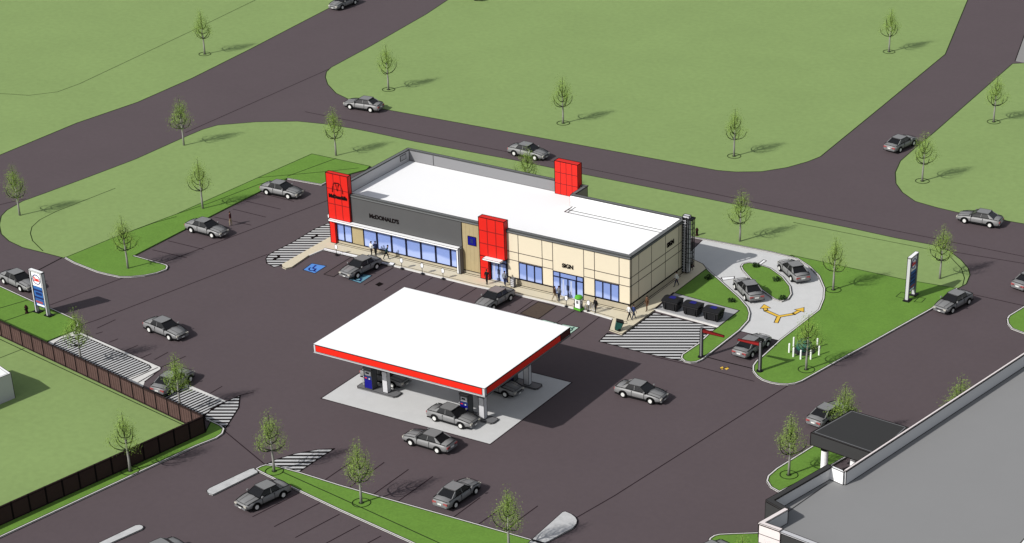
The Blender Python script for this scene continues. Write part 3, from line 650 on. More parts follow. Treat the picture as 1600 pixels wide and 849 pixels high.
# white hut in the fenced field
FPH = GP([(24, 622.5), (6, 610), (-36, 594), (-110, 640), (-70, 662)])
hut = thing('white_hut', 'pale flat-topped hut standing in the fenced grass field', 'hut', (*FPH[0], 0))
b = MB().prism(FPH, 0, 2.75, mat('hut_wall', (196, 196, 200)), mtop=WPAINT); b.build('wall', hut, .06, off=(*FPH[0], 0))
b = MB().ribbon([tuple(Vector(p)*.96+Vector(FPH[3])*.04) for p in FPH], 2.77, .05, LINER, closed=True); b.build('roof_trim', hut, off=(*FPH[0], 0))

# ------------------------------------------------------------------ fence
fo = (*FBc, 0)
fence = thing('board_fence', 'brown board fence turning a corner around the pale grass field', 'fence', fo)
LAT = stripes('lattice_board', 1, 0, .2, .5, white=(112, 88, 82), dark=(70, 52, 50))
def fence_run(p, q, n, m, lattice):
    p = Vector(p); q = Vector(q); d = (q-p)/n; u = d.normalized(); v = Vector((-u.y, u.x))
    for i in range(n+1):
        a = p+d*i
        b = MB().prism([tuple(a+u*s*.07+v*t*.07) for s, t in ((-1, -1), (1, -1), (1, 1), (-1, 1))], 0, 1.9, INK); b.build('post', fence, off=fo)
    for i in range(n):
        a = p+d*i+u*.07; c = p+d*(i+1)-u*.07
        b = MB().prism([tuple(a-v*.03), tuple(c-v*.03), tuple(c+v*.03), tuple(a+v*.03)], .06, 1.78, m)
        if lattice:
            k = 9; L = (c-a).length
            for j in range(1, k):
                e = a+(c-a)*(j/k)
                for s in (-1, 1): b.box((e.x-.02, e.y+s*.035-.01, .15), (e.x+.02, e.y+s*.035+.01, 1.7), FDARK, True) if j % 2 else None
        b.build('panel', fence, .04, off=fo)
    for z in (.1, 1.8):
        b = MB().prism([tuple(p-v*.07), tuple(q-v*.07), tuple(q+v*.07), tuple(p+v*.07)], z-.05, z+.07, FDARK); b.build('rail', fence, .05, off=fo)
fence_run(FB1a, FBc, 22, FENCE, True)
fence_run(FBc, FB2b, 15, FDARK, False)

# ------------------------------------------------------------------ pylon signs
def pylon(near, far, label, face_out):
    a = Vector(G(*near)); c = Vector(G(*far)); mid = (a+c)/2; u = (a-c).normalized(); L = (a-c).length
    rz = math.atan2(u.y, u.x)
    t = thing('pylon_sign', label, 'sign', (mid.x, mid.y, 0), rz, group='tall fuel price signs')
    h = L/2
    for s in (-1, 1):
        b = MB().box((s*h-.11, -.2, 0), (s*h+.11, .2, 5.0), LIGHT); b.build('post', t, .06)
        b = MB().prism([(s*h-.45, -.3), (s*h+.45, -.3), (s*h+.45, .45), (s*h-.45, .45)], .1, .2, BLACK); b.build('footing', t)
    w_ = h-.14
    f = MB(); f.box((-w_, -.12, .95), (w_, .12, 4.95), DARK)
    f.build('cabinet', t, .05)
    b = MB(); b.box((-h-.12, -.22, 4.95), (h+.12, .22, 5.06), WPAINT); b.build('top_cap', t, .05)
    for s in (-1, 1):
        y = s*.13
        b = MB(); b.box((-w_+.03, min(y, y+s*.01), 3.3), (w_-.03, max(y, y+s*.01), 4.9), WPAINT, True); b.build('white_panel', t)
        b = MB(); b.box((-w_+.03, min(y, y+s*.01), 1.75), (w_-.03, max(y, y+s*.01), 3.27), BLUE, True)
        for zz in (2.85, 2.0): b.box((-w_+.03, min(y, y+s*.018), zz-.12), (w_-.03, max(y, y+s*.018), zz+.1), DBLUE if zz < 2.5 else MATS['deep_blue'], True)
        b.box((-w_+.25, min(y, y+s*.02), 2.3), (w_-.25, max(y, y+s*.02), 2.6), DBLUE, True)
        b.build('price_panel', t)
        b = MB(); b.box((-w_+.03, min(y, y+s*.01), 1.0), (w_-.03, max(y, y+s*.01), 1.7), BLUE, True); b.box((-w_+.1, min(y, y+s*.02), 1.35), (w_-.3, max(y, y+s*.02), 1.6), TAILM, True); b.box((-w_+.2, min(y, y+s*.02), 1.05), (w_-.1, max(y, y+s*.02), 1.25), WPAINT, True); b.build('lower_panel', t)
        b = MB(); ea = w_*.78; b.tube([(ea*math.cos(R(k)), y+s*.03, 4.1+.52*math.sin(R(k))) for k in range(0, 361, 20)], .045, MATS['navy_blue'], n=5); b.build('oval_badge', t)
        text('lettering', 'Esso', .62, REDF, (0, y+s*.03, 4.1), (R(90), 0, 0 if s < 0 else R(180)), t, ext=.01, bold=.02, sx=ea/.75)
    return t
pylon((76.4, 495), (59, 489), 'white and blue fuel price sign with red lettering at the left edge beside the fence', 1)
pylon((1416.5, 471), (1427, 462), 'narrow-looking fuel price sign on the lawn east of the drive-through', 1)
b = MB(); b.ribbon(GP([(1400, 465), (1408, 458), (1421, 461), (1412, 468)]), .112, .08, GINK, closed=True); b.ribbon(GP([(1428, 473), (1436, 466), (1446, 468), (1440, 474)]), .112, .08, GINK, closed=True); struct('footing_slab', b)

# ------------------------------------------------------------------ trees
def make_tree(seed, ring):
    rnd = random.Random(seed)
    t = thing('young_tree', '', 'tree', (0, 0, 0), group='young street trees')
    b = MB(); b.tube([(0, 0, 0), (.02, 0, 1.2), (0, .02, 2.4), (-.02, 0, 3.6)], [.14, .115, .095, .065], BARK, n=7)
    b.build('trunk', t, smooth=True)
    b = MB(); b.tube([(-.02, 0, 3.4), (.02, .02, 4.6), (0, 0, 6.1)], [.06, .045, .018], LIMB, n=5)
    tips = []
    spec = [(2.2, 1.4, 3.5, 5), (2.9, .95, 4.1, 3), (3.5, .7, 4.6, 3), (4.1, .4, 5.1, 2)]
    for z0, rr, z1, n in spec:
        a0 = rnd.random()*6.28
        for k in range(n):
            a = a0+6.283*k/n+rnd.uniform(-.35, .35); r = rr*rnd.uniform(.75, 1.1); zt = z1+rnd.uniform(-.35, .25)
            P = []
            for s in (0, .25, .5, .75, 1.0):
                rad = r*math.sin(s*math.pi/2); P.append((rad*math.cos(a), rad*math.sin(a), z0+rnd.uniform(-.02, .02)+(zt-z0)*s**1.9))
            b.tube(P, [.066, .06, .05, .04, .022], LIMB, n=4)
            for s in range(2, 5): tips.append((Vector(P[s]), r)); tips.append((Vector(P[s])*.78+Vector((0, 0, P[s][2]*.22+rnd.uniform(.1, .6))), r))
            q = Vector(P[3]); e = q+Vector((rnd.uniform(-.3, .3), rnd.uniform(-.3, .3), .5)); b.tube([q, e], [.02, .01], LIMB, n=3); tips.append((e, r))
    b.build('limb', t)
    c = MB(); tips += [(Vector((0, 0, z)), .3) for z in (4.8, 5.2, 5.6, 6.0)]
    for p, r in tips:
        for k in range(rnd.randint(26, 40)):
            q = p+Vector((rnd.gauss(0, .27), rnd.gauss(0, .27), rnd.gauss(.05, .3)))
            s = rnd.uniform(.03, .06); a = Vector((rnd.gauss(0, 1), rnd.gauss(0, 1), rnd.gauss(0, .8))).normalized(); u = a.orthogonal().normalized(); v = a.cross(u)
            c.add([q-u*s*1.6, q-v*s*.8, q+u*s*1.6, q+v*s*.8], [(0, 1, 2, 3)], LEAF if rnd.random() < .6 else LEAF2, True)
    c.build('crown', t)
    if ring:
        b = MB(); P = [(.85*math.cos(R(k)), .85*math.sin(R(k))) for k in range(0, 360, 20)]
        b.sheet([(x_*.3, y_*.3) for x_, y_ in P], .03, GINK)  # small dark disc paints the shade round the trunk foot
        b.band(P, -.01, .05, .05, GINK, closed=True); b.build('tree_pit_and_shade', t)
    remember(t); return t
prot = {}
TREES = [((320, 85), 1, 'lone tree by the seam in the far left grass'), ((287.5, 227.5), 0, 'tree on the verge edge under the wide diagonal road'), ((525, 243.5), 0, 'tree behind the red corner tower of the restaurant'),
 ((607, 140.5), 1, 'tree near the car at the left tip of the far field'), ((880, 193), 1, 'tree alone in the middle of the far field'), ((1147, 244.5), 1, 'tree at the curved lower edge of the far field'),
 ((1389, 81.5), 1, 'farthest tree near the top right, left of the side road'), ((1552.5, 191), 1, 'tree beside the side road in the upper right grass'), ((1441, 283.5), 1, 'tree on the rounded corner of the right grass'),
 ((1156, 377.5), 0, 'tree on the verge just beyond the drive-through entry'), ((31, 337), 0, 'leftmost tree on the rounded verge tip'), ((317.2, 327.2), 0, 'tree behind the middle of the left parking bays'),
 ((200.3, 420.8), 0, 'tree on the bright lawn corner at the end of the left bays'), ((428.6, 738), 1, 'tree at the pointed tip of the bottom island'), ((564.7, 787.5), 1, 'tree in the middle of the bottom island'),
 ((795.5, 862), 1, 'tree at the bottom edge near the round concrete median'), ((1232.4, 743.8), 1, 'tree on the kerbed island beside the dark porch'), ((1302, 454.4), 1, 'tree right of the drive-through bend'),
 ((1468.5, 436), 0, 'tree at the right tip of the verge behind the price sign'), ((203.7, 737.6), 1, 'tree outside the dark front run of the fence'), ((1259.7, 579), 1, 'tree in front of the teal tank and white bollards'),
 ((128, 572), 0, 'tree behind the fence beside the striped pad'), ((283, 644), 0, 'tree behind the fence in front of a parked car'), ((825.5, 308), 0, 'tree half hidden behind the long roof parapet'),
 ((1316, 694), 0, 'tree rising behind the dark porch roof'), ((1494, 680), 0, 'tree top showing over the long grey parapet'), ((1157, 938), 1, 'tree tip at the bottom edge left of the pale corner pier')]
rnd = random.Random(3)
for i, (p, ring, lab) in enumerate(TREES):
    key = (i % 2, ring); x, y = G(*p); z = .02 if i in (0, 1, 2, 3, 4, 5, 6, 7, 8, 9, 10, 18) else .1
    if i in (25,): z = 0
    if key not in prot:
        t = make_tree(11+i, ring); prot[key] = t; t.location = (x, y, z); t['label'] = 'thin '+lab
    else: dup(prot[key], (x, y, z), rnd.random()*6.28, 'thin '+lab)
# low shrubs
def make_shrub(p, lab):
    r_ = random.Random(int(p[0])); x, y = G(*p); b = MB()
    for k in range(90):
        a = r_.random()*6.28; rr = .45*math.sqrt(r_.random()); q = Vector((rr*math.cos(a), rr*math.sin(a), r_.uniform(.02, .4)*(1.2-rr)))
        n_ = Vector((r_.gauss(0, 1), r_.gauss(0, 1), r_.gauss(0, 1))).normalized(); u = n_.orthogonal(); v = n_.cross(u); s = .07
        b.add([q-u*s, q-v*s, q+u*s, q+v*s], [(0, 1, 2, 3)], SHRUB, True)
    ob_ = b.build('low_shrub', loc=(x, y, .1)); tag(ob_, lab, 'shrub', 'low dark shrubs on the lawns')
for p, lab in (((1107, 437), 'low dark shrub on the lawn where the drive meets the pavement'), ((1143, 473), 'low dark shrub on the lawn behind the black bins'), ((1181, 418), 'low dark shrub at the upper tip of the teardrop island'),
               ((1213, 440), 'low dark shrub in the middle of the teardrop island'), ((1222, 469), 'low dark shrub at the lower end of the teardrop island')): make_shrub(p, lab)

# ------------------------------------------------------------------ cars
def make_car():
    t = thing('parked_car', '', 'car', (0, 0, 0), group='grey saloon cars')
    # stations: x, half width, bottom z, belt z, crown z
    ST = [(-2.44, .62, .44, .66, .68), (-2.40, .76, .32, .80, .83), (-2.28, .83, .27, .88, .92), (-2.05, .87, .25, .925, .965), (-1.75, .89, .24, .945, .985), (-1.3, .90, .22, .95, .985), (-.4, .91, .22, .93, .965), (.6, .91, .22, .915, .955), (1.0, .90, .22, .895, .95),
          (1.5, .885, .22, .85, .905), (1.9, .86, .23, .80, .85), (2.2, .80, .26, .73, .77), (2.38, .71, .30, .65, .68), (2.46, .58, .36, .56, .58)]
    vs = []; fs = []; K = 9
    for x, w_, zb, zt, zc in ST:
        half = [(w_*.80, zb), (w_, zb+.14), (w_*1.0, zb+(zt-zb)*.62), (w_*.93, zt), (0, zc)]
        ring = [(x, -y, z) for y, z in half]+[(x, y, z) for y, z in half[:-1][::-1]]
        vs += ring
    for i in range(len(ST)-1):
        for k in range(K-1): fs.append((i*K+k, (i+1)*K+k, (i+1)*K+k+1, i*K+k+1))
        fs.append((i*K+K-1, (i+1)*K+K-1, (i+1)*K, i*K))
    fs += [tuple(range(K)), tuple(range((len(ST)-1)*K, len(ST)*K))[::-1]]
    b = MB(); b.add(vs, [f[::-1] for f in fs], CARP, True)
    # seams, and black strips that paint the shade along the sill
    for s in (-1, 1):
        for x in (-.55, .75): b.box((x-.018, s*.9-.02, .36), (x+.018, s*.9+.02, .9), BLACK, True)
        b.box((-1.0, s*.9-.03, .24), (1.02, s*.9+.022, .40), BLACK, True); b.box((-2.3, s*.84-.04, .24), (-1.8, s*.84+.04, .34), BLACK, True); b.box((1.8, s*.82-.04, .24), (2.2, s*.82+.04, .32), BLACK, True)
        b.tube([(-2.2, s*.80, .945), (-1.2, s*.845, .985), (.8, s*.85, .955), (1.5, s*.83, .895), (2.25, s*.74, .745)], .03, BLACK, n=4)
        for xw in (-1.42, 1.43): # wheel arches
            ar = [(xw+.46*math.cos(R(a)), .33+.43*math.sin(R(a))) for a in range(-10, 191, 20)]
            b.add([(x_, s*.915, z_) for x_, z_ in ar]+[(xw, s*.915, .2)], [(k, k+1, len(ar)) for k in range(len(ar)-1)]+[(k+1, k, len(ar)) for k in range(len(ar)-1)], BLACK, True)
    b.tube([(-2.30, -.74, .90), (-2.33, 0, .93), (-2.30, .74, .90)], .028, BLACK, n=4); b.tube([(.98, -.8, .985), (1.05, 0, 1.02), (.98, .8, .985)], .02, BLACK, n=4)
    b.tube([(2.3, -.6, .78), (2.34, 0, .79), (2.3, .6, .78)], .02, BLACK, n=4)
    for s in (-1, 1): b.tube([(1.02, s*.42, .99), (2.25, s*.36, .82)], .014, SOFT, n=3)
    b.box((-2.2, -.8, .2), (2.2, .8, .3), BLACK, True)
    ob_ = b.build('body', t)
    for pp in ob_.data.polygons: pp.use_smooth = (pp.material_index == 0 and len(pp.vertices) == 4)
    # glasshouse
    B = [(-1.72, .80, .97), (.98, .80, .93)]; T_ = [(-.98, .60, 1.36), (.20, .60, 1.38)]
    bl = [(-1.72, -.78, .97), (1.02, -.80, .93), (1.02, .80, .93), (-1.72, .78, .97)]; tp = [(-1.0, -.62, 1.36), (.22, -.62, 1.385), (.22, .62, 1.385), (-1.0, .62, 1.36)]
    def q(name, i, j): b = MB(); b.add([bl[i], bl[j], tp[j], tp[i]], [(0, 1, 2, 3)], CARG, True); return b.build(name, t)
    q('side_window', 0, 1); q('windscreen', 1, 2); q('side_window', 2, 3); q('rear_window', 3, 0)
    b = MB(); rf = [(-1.05, -.64), (-.4, -.66), (.28, -.64), (.30, 0), (.28, .64), (-.4, .66), (-1.05, .64), (-1.08, 0)]
    b.prism(rf, 1.365, 1.42, CARP)
    for i in range(4): b.tube([bl[i], tp[i]], .045 if i in (0, 3) else .035, BLACK if i in (1, 2) else CARP, n=5)
    for s in (-1, 1):
        b.tube([(-.30, s*.81, .95), (-.35, s*.645, 1.38)], .028, CARP, n=4)
        b.add([(-1.72, s*.79, .965), (-1.28, s*.80, .965), (-.98, s*.645, 1.37), (-1.05, s*.635, 1.37)], [(0, 1, 2, 3), (3, 2, 1, 0)], CARP, True)
    b.build('roof', t, .045, emat=BLACK)
    b = MB()
    for s in (-1, 1): b.box((.72, s*.98-.07, .98), (.86, s*.98+.07, 1.1), CARP)
    b.build('door_mirror', t)
    b = MB(); b.box((-2.46, -.72, .38), (-2.30, .72, .52), MID); b.box((-2.475, -.2, .55), (-2.42, .2, .68), HUB, True); b.build('rear_bumper', t)
    b = MB(); b.box((2.3, -.68, .32), (2.48, .68, .46), MID); b.box((2.40, -.45, .5), (2.46, .45, .62), BLACK, True); b.box((2.47, -.16, .34), (2.49, .16, .44), HUB, True); b.build('front_bumper', t)
    for s in (-1, 1):
        b = MB(); b.box((-2.44, s*.56-.2, .6), (-2.34, s*.56+.2, .78), TAILM); b.build('tail_light', t)
        b = MB(); b.box((2.34, s*.58-.16, .52), (2.445, s*.58+.16, .66), HEADM); b.build('headlight', t)
    me = None
    for xw in (-1.42, 1.43):
        for s in (-1, 1):
            if me is None:
                m1 = MB().lathe([(.30, -.1), (.34, -.07), (.34, .09), (.30, .11)], TYRE, axis='y', n=20).data('wheel')
                m2 = MB().lathe([(.19, -.125), (.20, .0), (.20, .0), (.19, .128)], HUB, axis='y', n=14).data('hub_cap'); me = 1
            w1_ = bpy.data.objects.new('wheel', m1); COL.objects.link(w1_); w1_.parent = t; w1_.location = (xw, s*.84, .34)
            h_ = bpy.data.objects.new('hub_cap', m2); COL.objects.link(h_); h_.parent = w1_
    t.scale = (1.09, 1.09, 1.09); remember(t); return t
CARS = [((553, 8), (536, 15), 'on the diagonal road at the top edge'), ((578, 176), (549, 171.5), 'on the back road at its left end, below a lone tree'), ((805, 244.5), (835, 251), 'on the back road behind the long building'),
 ((1407, 238), (1425, 229), 'driving up the side road at the upper right'), ((1545.8, 356.5), (1507.4, 349.5), 'at the right edge against the grass corner'), ((1512, 476.5), (1487.4, 490), 'at the tip of the verge right of the price sign'),
 ((1609, 455), (1632, 443), 'cut off by the right edge of the picture'), ((1237, 440.5), (1219, 424), 'in the outer drive-through lane'), ((1165, 470.5), (1149, 453), 'in the inner drive-through lane beside the teardrop island'),
 ((1174.4, 559.5), (1198, 543), 'entering the drive-through under the red height bar'), ((974, 621.5), (1016.4, 632), 'right of the canopy, driving toward the right'), ((235.4, 520.6), (264.5, 532), 'alone on the open asphalt left of the canopy'),
 ((683.6, 709), (643, 697), 'just in front of the concrete pad'), ((680.6, 659), (720, 670.5), 'at the front right fuel pump'), ((710.6, 795), (743, 772.5), 'parked above the bottom island, seen from behind'),
 ((442.5, 778.5), (400.5, 798), 'parked at the tip of the bottom island'), ((266, 618), (299, 596), 'parked behind a tree between two striped pads'), ((7, 444), (34, 456.5), 'at the left edge behind the price sign'),
 ((300, 364.3), (332, 372.5), 'in the left bays beside a standing person'), ((418, 305), (450.4, 311.5), 'in the last bay of the left row near the red tower'), ((586.6, 422), (559.7, 434.6), 'in the accessible bay below the restaurant windows'),
 ((797, 470.5), (770, 486), 'in the bay in front of the middle red tower'), ((576, 596), (613.5, 606.8), 'under the canopy behind the front left pump'), ((750, 610), (790, 621.5), 'under the canopy at the back right pump'),
 ((1289, 670), (1322, 649), 'next to the dark porch, rear end showing'), ((276, 872), (234, 891), 'cut off by the bottom edge at the left'), ((1137, 875), (1096, 895), 'cut off by the bottom edge beside the corner lawn'), ((744, 1.5), (715, -4), 'barely showing at the top edge')]
car = make_car()
for i, (r_, f_, lab) in enumerate(CARS):
    a = Vector(G(*r_)); c = Vector(G(*f_)); u = (c-a).normalized(); n_ = Vector((-u.y, u.x)); m_ = (a+c)/2
    if (Vector((CAMP.x, CAMP.y))-m_).dot(n_) > 0: n_ = -n_
    m_ = m_+n_*.9
    lab = 'grey saloon car '+lab
    if i == 0: car.location = (m_.x, m_.y, 0); car.rotation_euler.z = math.atan2(u.y, u.x); car['label'] = lab
    else: dup(car, (m_.x, m_.y, 0.012), math.atan2(u.y, u.x), lab)

# ------------------------------------------------------------------ people
def person_mesh(pose):
    me = bpy.data.meshes.new('person'); st = 0.30 if pose == 'walk' else .10; lean = .22 if pose == 'lean' else 0.0
    if pose == 'lean': st = .3
    J = {'pelvis': (0, 0, .93, .15, .12), 'belly': (lean*.3, 0, 1.06, .16, .125), 'chest': (lean*.7, 0, 1.30, .19, .14), 'neckb': (lean, 0, 1.45, .085, .075), 'neck': (lean*1.1, 0, 1.52, .05, .05), 'head': (lean*1.2+.01, 0, 1.62, .085, .095), 'crown': (lean*1.2, 0, 1.73, .06, .065)}
    for s, k in ((1, 'l'), (-1, 'r')):
        f = st*s
        J['hip'+k] = (0, .09*s, .88, .105, .10); J['knee'+k] = (f*.55+.03, .10*s, .50, .078, .078); J['ank'+k] = (f*.9 if f > 0 else f*1.1, .10*s, .09, .042, .045); J['toe'+k] = ((f*.9 if f > 0 else f*1.1)+.17, .11*s, .035, .035, .028)
        J['sh'+k] = (lean, .19*s, 1.41, .07, .066); J['el'+k] = (lean-f*.35-.02, .27*s, 1.13, .055, .05); J['wr'+k] = (lean-f*.5+.06, .255*s, .88, .028, .026); J['palm'+k] = (lean-f*.52+.08, .25*s, .80, .036, .018)
    E = [('pelvis', 'belly'), ('belly', 'chest'), ('chest', 'neckb'), ('neckb', 'neck'), ('neck', 'head'), ('head', 'crown')]
    for k in 'lr': E += [('pelvis', 'hip'+k), ('hip'+k, 'knee'+k), ('knee'+k, 'ank'+k), ('ank'+k, 'toe'+k), ('chest', 'sh'+k), ('sh'+k, 'el'+k), ('el'+k, 'wr'+k), ('wr'+k, 'palm'+k)]
    names = list(J); idx = {n: i for i, n in enumerate(names)}
    me.from_pydata([J[n][:3] for n in names], [(idx[a], idx[b_]) for a, b_ in E], [])
    ob_ = bpy.data.objects.new('tmp', me); COL.objects.link(ob_)
    md = ob_.modifiers.new('skin', 'SKIN'); md.use_smooth_shade = True
    for i, n in enumerate(names):
        sv = me.skin_vertices[0].data[i]; sv.radius = J[n][3:5]; sv.use_root = (n == 'pelvis')
    sb = ob_.modifiers.new('sub', 'SUBSURF'); sb.levels = 1; sb.render_levels = 1
    dg = bpy.context.evaluated_depsgraph_get(); ev = ob_.evaluated_get(dg); out = bpy.data.meshes.new_from_object(ev)
    bpy.data.objects.remove(ob_)
    bm = bmesh.new(); bm.from_mesh(out)
    # five fingers on each palm, nose and ears
    fin = MB()
    for k, s in (('l', 1), ('r', -1)):
        x, y, z = J['palm'+k][:3]
        for i in range(4):
            dx = -.027+i*.018; ln = (.055, .068, .072, .058)[i]
            fin.tube([(x+dx, y, z-.01), (x+dx+.004, y-s*.004, z-.035-ln*.5), (x+dx+.018, y-s*.012, z-.03-ln)], [.0095, .0085, .006], SKIN, n=5)
        fin.tube([(x+.03, y, z+.02), (x+.055, y-s*.012, z-.01), (x+.062, y-s*.018, z-.04)], [.011, .01, .007], SKIN, n=5)
    hx, hz = J['head'][0], 1.64
    fin.tube([(hx+.08, 0, hz+.02), (hx+.115, 0, hz-.015)], [.012, .017], SKIN, n=5)
    for s in (-1, 1): fin.tube([(hx, s*.08, hz-.02), (hx, s*.1, hz), (hx-.01, s*.095, hz+.03)], [.012, .016, .01], SKIN, n=5)
    for s in (-1, 1): fin.tube([(hx+.08, s*.032-.01, hz+.025), (hx+.088, s*.032+.01, hz+.025)], [.01, .01], HAIR, n=5)
    fin.tube([(hx+.085, -.025, hz-.05), (hx+.092, 0, hz-.052), (hx+.085, .025, hz-.05)], [.006, .009, .006], DKRED, n=4)
    tm = fin.data('tmp'); base = len(bm.faces)
    bm.from_mesh(tm)
    bm.faces.ensure_lookup_table()
    for i, f in enumerate(bm.faces):
        c = f.calc_center_median()
        if i >= base: f.material_index = {0: 0, 1: 4, 2: 5}.get(f.material_index, 0); continue
        if c.z > 1.50: mi_ = 0
        elif abs(c.y) > .17 and c.z < .90 and c.z > .6: mi_ = 0
        elif c.z > .95 or abs(c.y) > .185: mi_ = 1
        elif c.z > .085: mi_ = 2
        else: mi_ = 3
        f.material_index = mi_; f.smooth = True
    res = bpy.data.meshes.new('person'); bm.to_mesh(res); bm.free()
    for m_ in (SKIN, SKIN, SKIN, BLACK, HAIR, DKRED): res.materials.append(m_)
    return res, (hx, hz)
PM = {p: person_mesh(p) for p in ('stand', 'walk', 'lean')}
PEOPLE = [((361, 353), 'stand', 'maroon', 'beige', 200, 'person in dark top and beige trousers standing beside the left bays'), ((581, 400), 'stand', 'white', 'black', 250, 'person in white shirt and black trousers behind the parked car by the windows'),
 ((587.5, 400), 'stand', 'navy', 'black', 280, 'person in navy top standing close beside the white-shirted one by the windows'), ((603.6, 405.7), 'lean', 'teal', 'black', 20, 'person in dark teal leaning forward below the restaurant windows'),
 ((761, 444.4), 'stand', 'black', 'black', 270, 'person in black at the foot of the middle red tower'), ((789, 446.8), 'stand', 'grey', 'navy', 90, 'person in pale grey top outside the door of the middle tower'),
 ((867, 471), 'walk', 'brown', 'beige', 0, 'person in brown top at the left side of the shop entrance'), ((873.5, 470.5), 'stand', 'grey', 'denim', 270, 'person in grey top standing against the shop entrance glass'),
 ((930.7, 489), 'stand', 'black', 'black', 250, 'person in black suit right of the green and white machine'), ((983, 500), 'walk', 'white', 'black', 60, 'person in white and black walking at the front corner of the shop'),
 ((990, 499.5), 'walk', 'blue', 'denim', 60, 'person in blue walking beside the white-shirted one at the corner'), ((1010.8, 486), 'stand', 'brown', 'brown', 240, 'person in brown standing beside the shaded side wall'),
 ((1057, 447.5), 'walk', 'white', 'navy', 230, 'person in white top and dark trousers halfway along the shaded side path'), ((1080.5, 424), 'lean', 'white', 'black', 250, 'person in pale top at the far end of the side path near the ladder')]
for (p, pose, top, leg, ang, lab) in PEOPLE:
    x, y = G(*p, .12); z = .12 if p[0] > 400 else 0
    if z == 0: x, y = G(*p)
    me, hd = PM[pose]
    ob_ = bpy.data.objects.new('person', me); COL.objects.link(ob_); ob_.location = (x, y, z+.005); ob_.rotation_euler.z = R(ang); tag(ob_, lab, 'person')
    ob_.material_slots[1].link = 'OBJECT'; ob_.material_slots[1].material = CLOTH[top]
    ob_.material_slots[2].link = 'OBJECT'; ob_.material_slots[2].material = CLOTH[leg]
    if 'hairme' not in globals(): hairme = {}
    if pose not in hairme:
        hh = MB(); hh.lathe([(.02, .125), (.075, .105), (.105, .05), (.103, 0), (.08, -.03)], HAIR, (hd[0]-.018, 0, hd[1]), n=10); hairme[pose] = hh.data('hair', smooth=True)
    h_ = bpy.data.objects.new('hair', hairme[pose]); COL.objects.link(h_); h_.parent = ob_

# ------------------------------------------------------------------ street furniture
def make_psign():
    t = thing('parking_sign', '', 'parking sign', (0, 0, 0), group='small parking signs along the pavement')
    b = MB().tube([(0, 0, 0), (0, 0, .75)], .035, DARK, n=6); b.build('pole', t)
    P = [(.19*math.cos(R(k)), .30*math.sin(R(k))) for k in range(0, 360, 24)]
    b = MB(); b.add([(x_, -.02, .98+z_) for x_, z_ in P], [tuple(range(len(P)))], WPAINT, True); b.add([(x_, .02, .98+z_) for x_, z_ in P], [tuple(range(len(P)))[::-1]], LIGHT, True)
    b.tube([(x_, 0, .98+z_) for x_, z_ in P+[P[0]]], .04, DARK, n=4); b.build('plate', t)
    b = MB().lathe([(.22, 0), (.2, .06), (.06, .08)], BLACK, n=10); b.build('base', t)
    remember(t); return t
ps = make_psign()
for i, (p, lab) in enumerate((((526, 398.6), 'small oval parking sign at the left end of the pavement'), ((628, 420), 'small oval parking sign just right of the accessible bay car'), ((660, 428), 'middle oval parking sign of the three below the restaurant windows'),
      ((692.5, 436), 'small oval parking sign closest to the white frame end'), ((885, 479), 'small oval parking sign left of the green and white machine'), ((919.5, 486.5), 'small oval parking sign right of the green and white machine'))):
    x, y = G(p[0], p[1], .12)
    if i == 0: ps.location = (x, y, .12); ps['label'] = lab
    else: dup(ps, (x, y, .12), 0, lab)
# air machine
x, y = G(904.5, 484, .12)
t = thing('air_machine', 'green and white air and vacuum machine with black hoses on the pavement', 'air machine', (x, y, .12), R(-10))
b = MB().box((-.48, -.32, 0), (.48, .32, .25), LGREEN); b.build('base', t, .03)
b = MB().box((-.34, -.24, .25), (.34, .24, 1.3), WPAINT); b.build('cabinet', t, .03)
b = MB().lathe([(.42, 1.3), (.46, 1.42), (.38, 1.58), (.18, 1.68), (.02, 1.7)], LGREEN, n=14); b.build('cap', t)
for s in (-1, 1):
    b = MB().tube([(s*.36, 0, 1.1), (s*.56, -.05, .95), (s*.6, -.08, .55), (s*.5, -.1, .3), (s*.4, -.05, .45), (s*.42, 0, .8)], .05, BLACK, n=6); b.build('hose', t)
b = MB().box((-.16, -.26, .75), (.16, -.24, 1.1), MID, True); b.build('control_panel', t)
# bicycles rack beside
x, y = G(912, 485.5, .12)
t = thing('bike_rack', 'low silver hoop rack between the green machine and the dark suited person', 'bike rack', (x+.6, y+.5, .12))
for k in range(3):
    b = MB().tube([(-.5+k*.5, -.3, 0), (-.5+k*.5, -.3, .6), (-.5+k*.5, -.1, .78), (-.5+k*.5, .15, .78), (-.5+k*.5, .3, .6), (-.5+k*.5, .3, 0)], .035, LIGHT, n=6); b.build('hoop', t)
b = MB().box((-.6, -.04, .02), (.6, .04, .06), LIGHT); b.build('base_rail', t)
# newspaper box by the middle tower
x, y = G(802, 449, .12)
t = thing('newspaper_box', 'small slatted grey box standing by the wall right of the middle red tower', 'newspaper box', (x, y, .12))
b = MB(); b.box((-.22, -.2, .1), (.22, .2, 1.1), MID)
for k in range(4): b.box((-.2, -.22, .2+k*.22), (.2, -.2, .32+k*.22), LIGHT, True)
b.build('cabinet', t, .03); b = MB()
for sx in (-1, 1):
    for sy in (-1, 1): b.box((sx*.18-.03, sy*.16-.03, 0), (sx*.18+.03, sy*.16+.03, .1), BLACK, True)
b.build('foot', t)
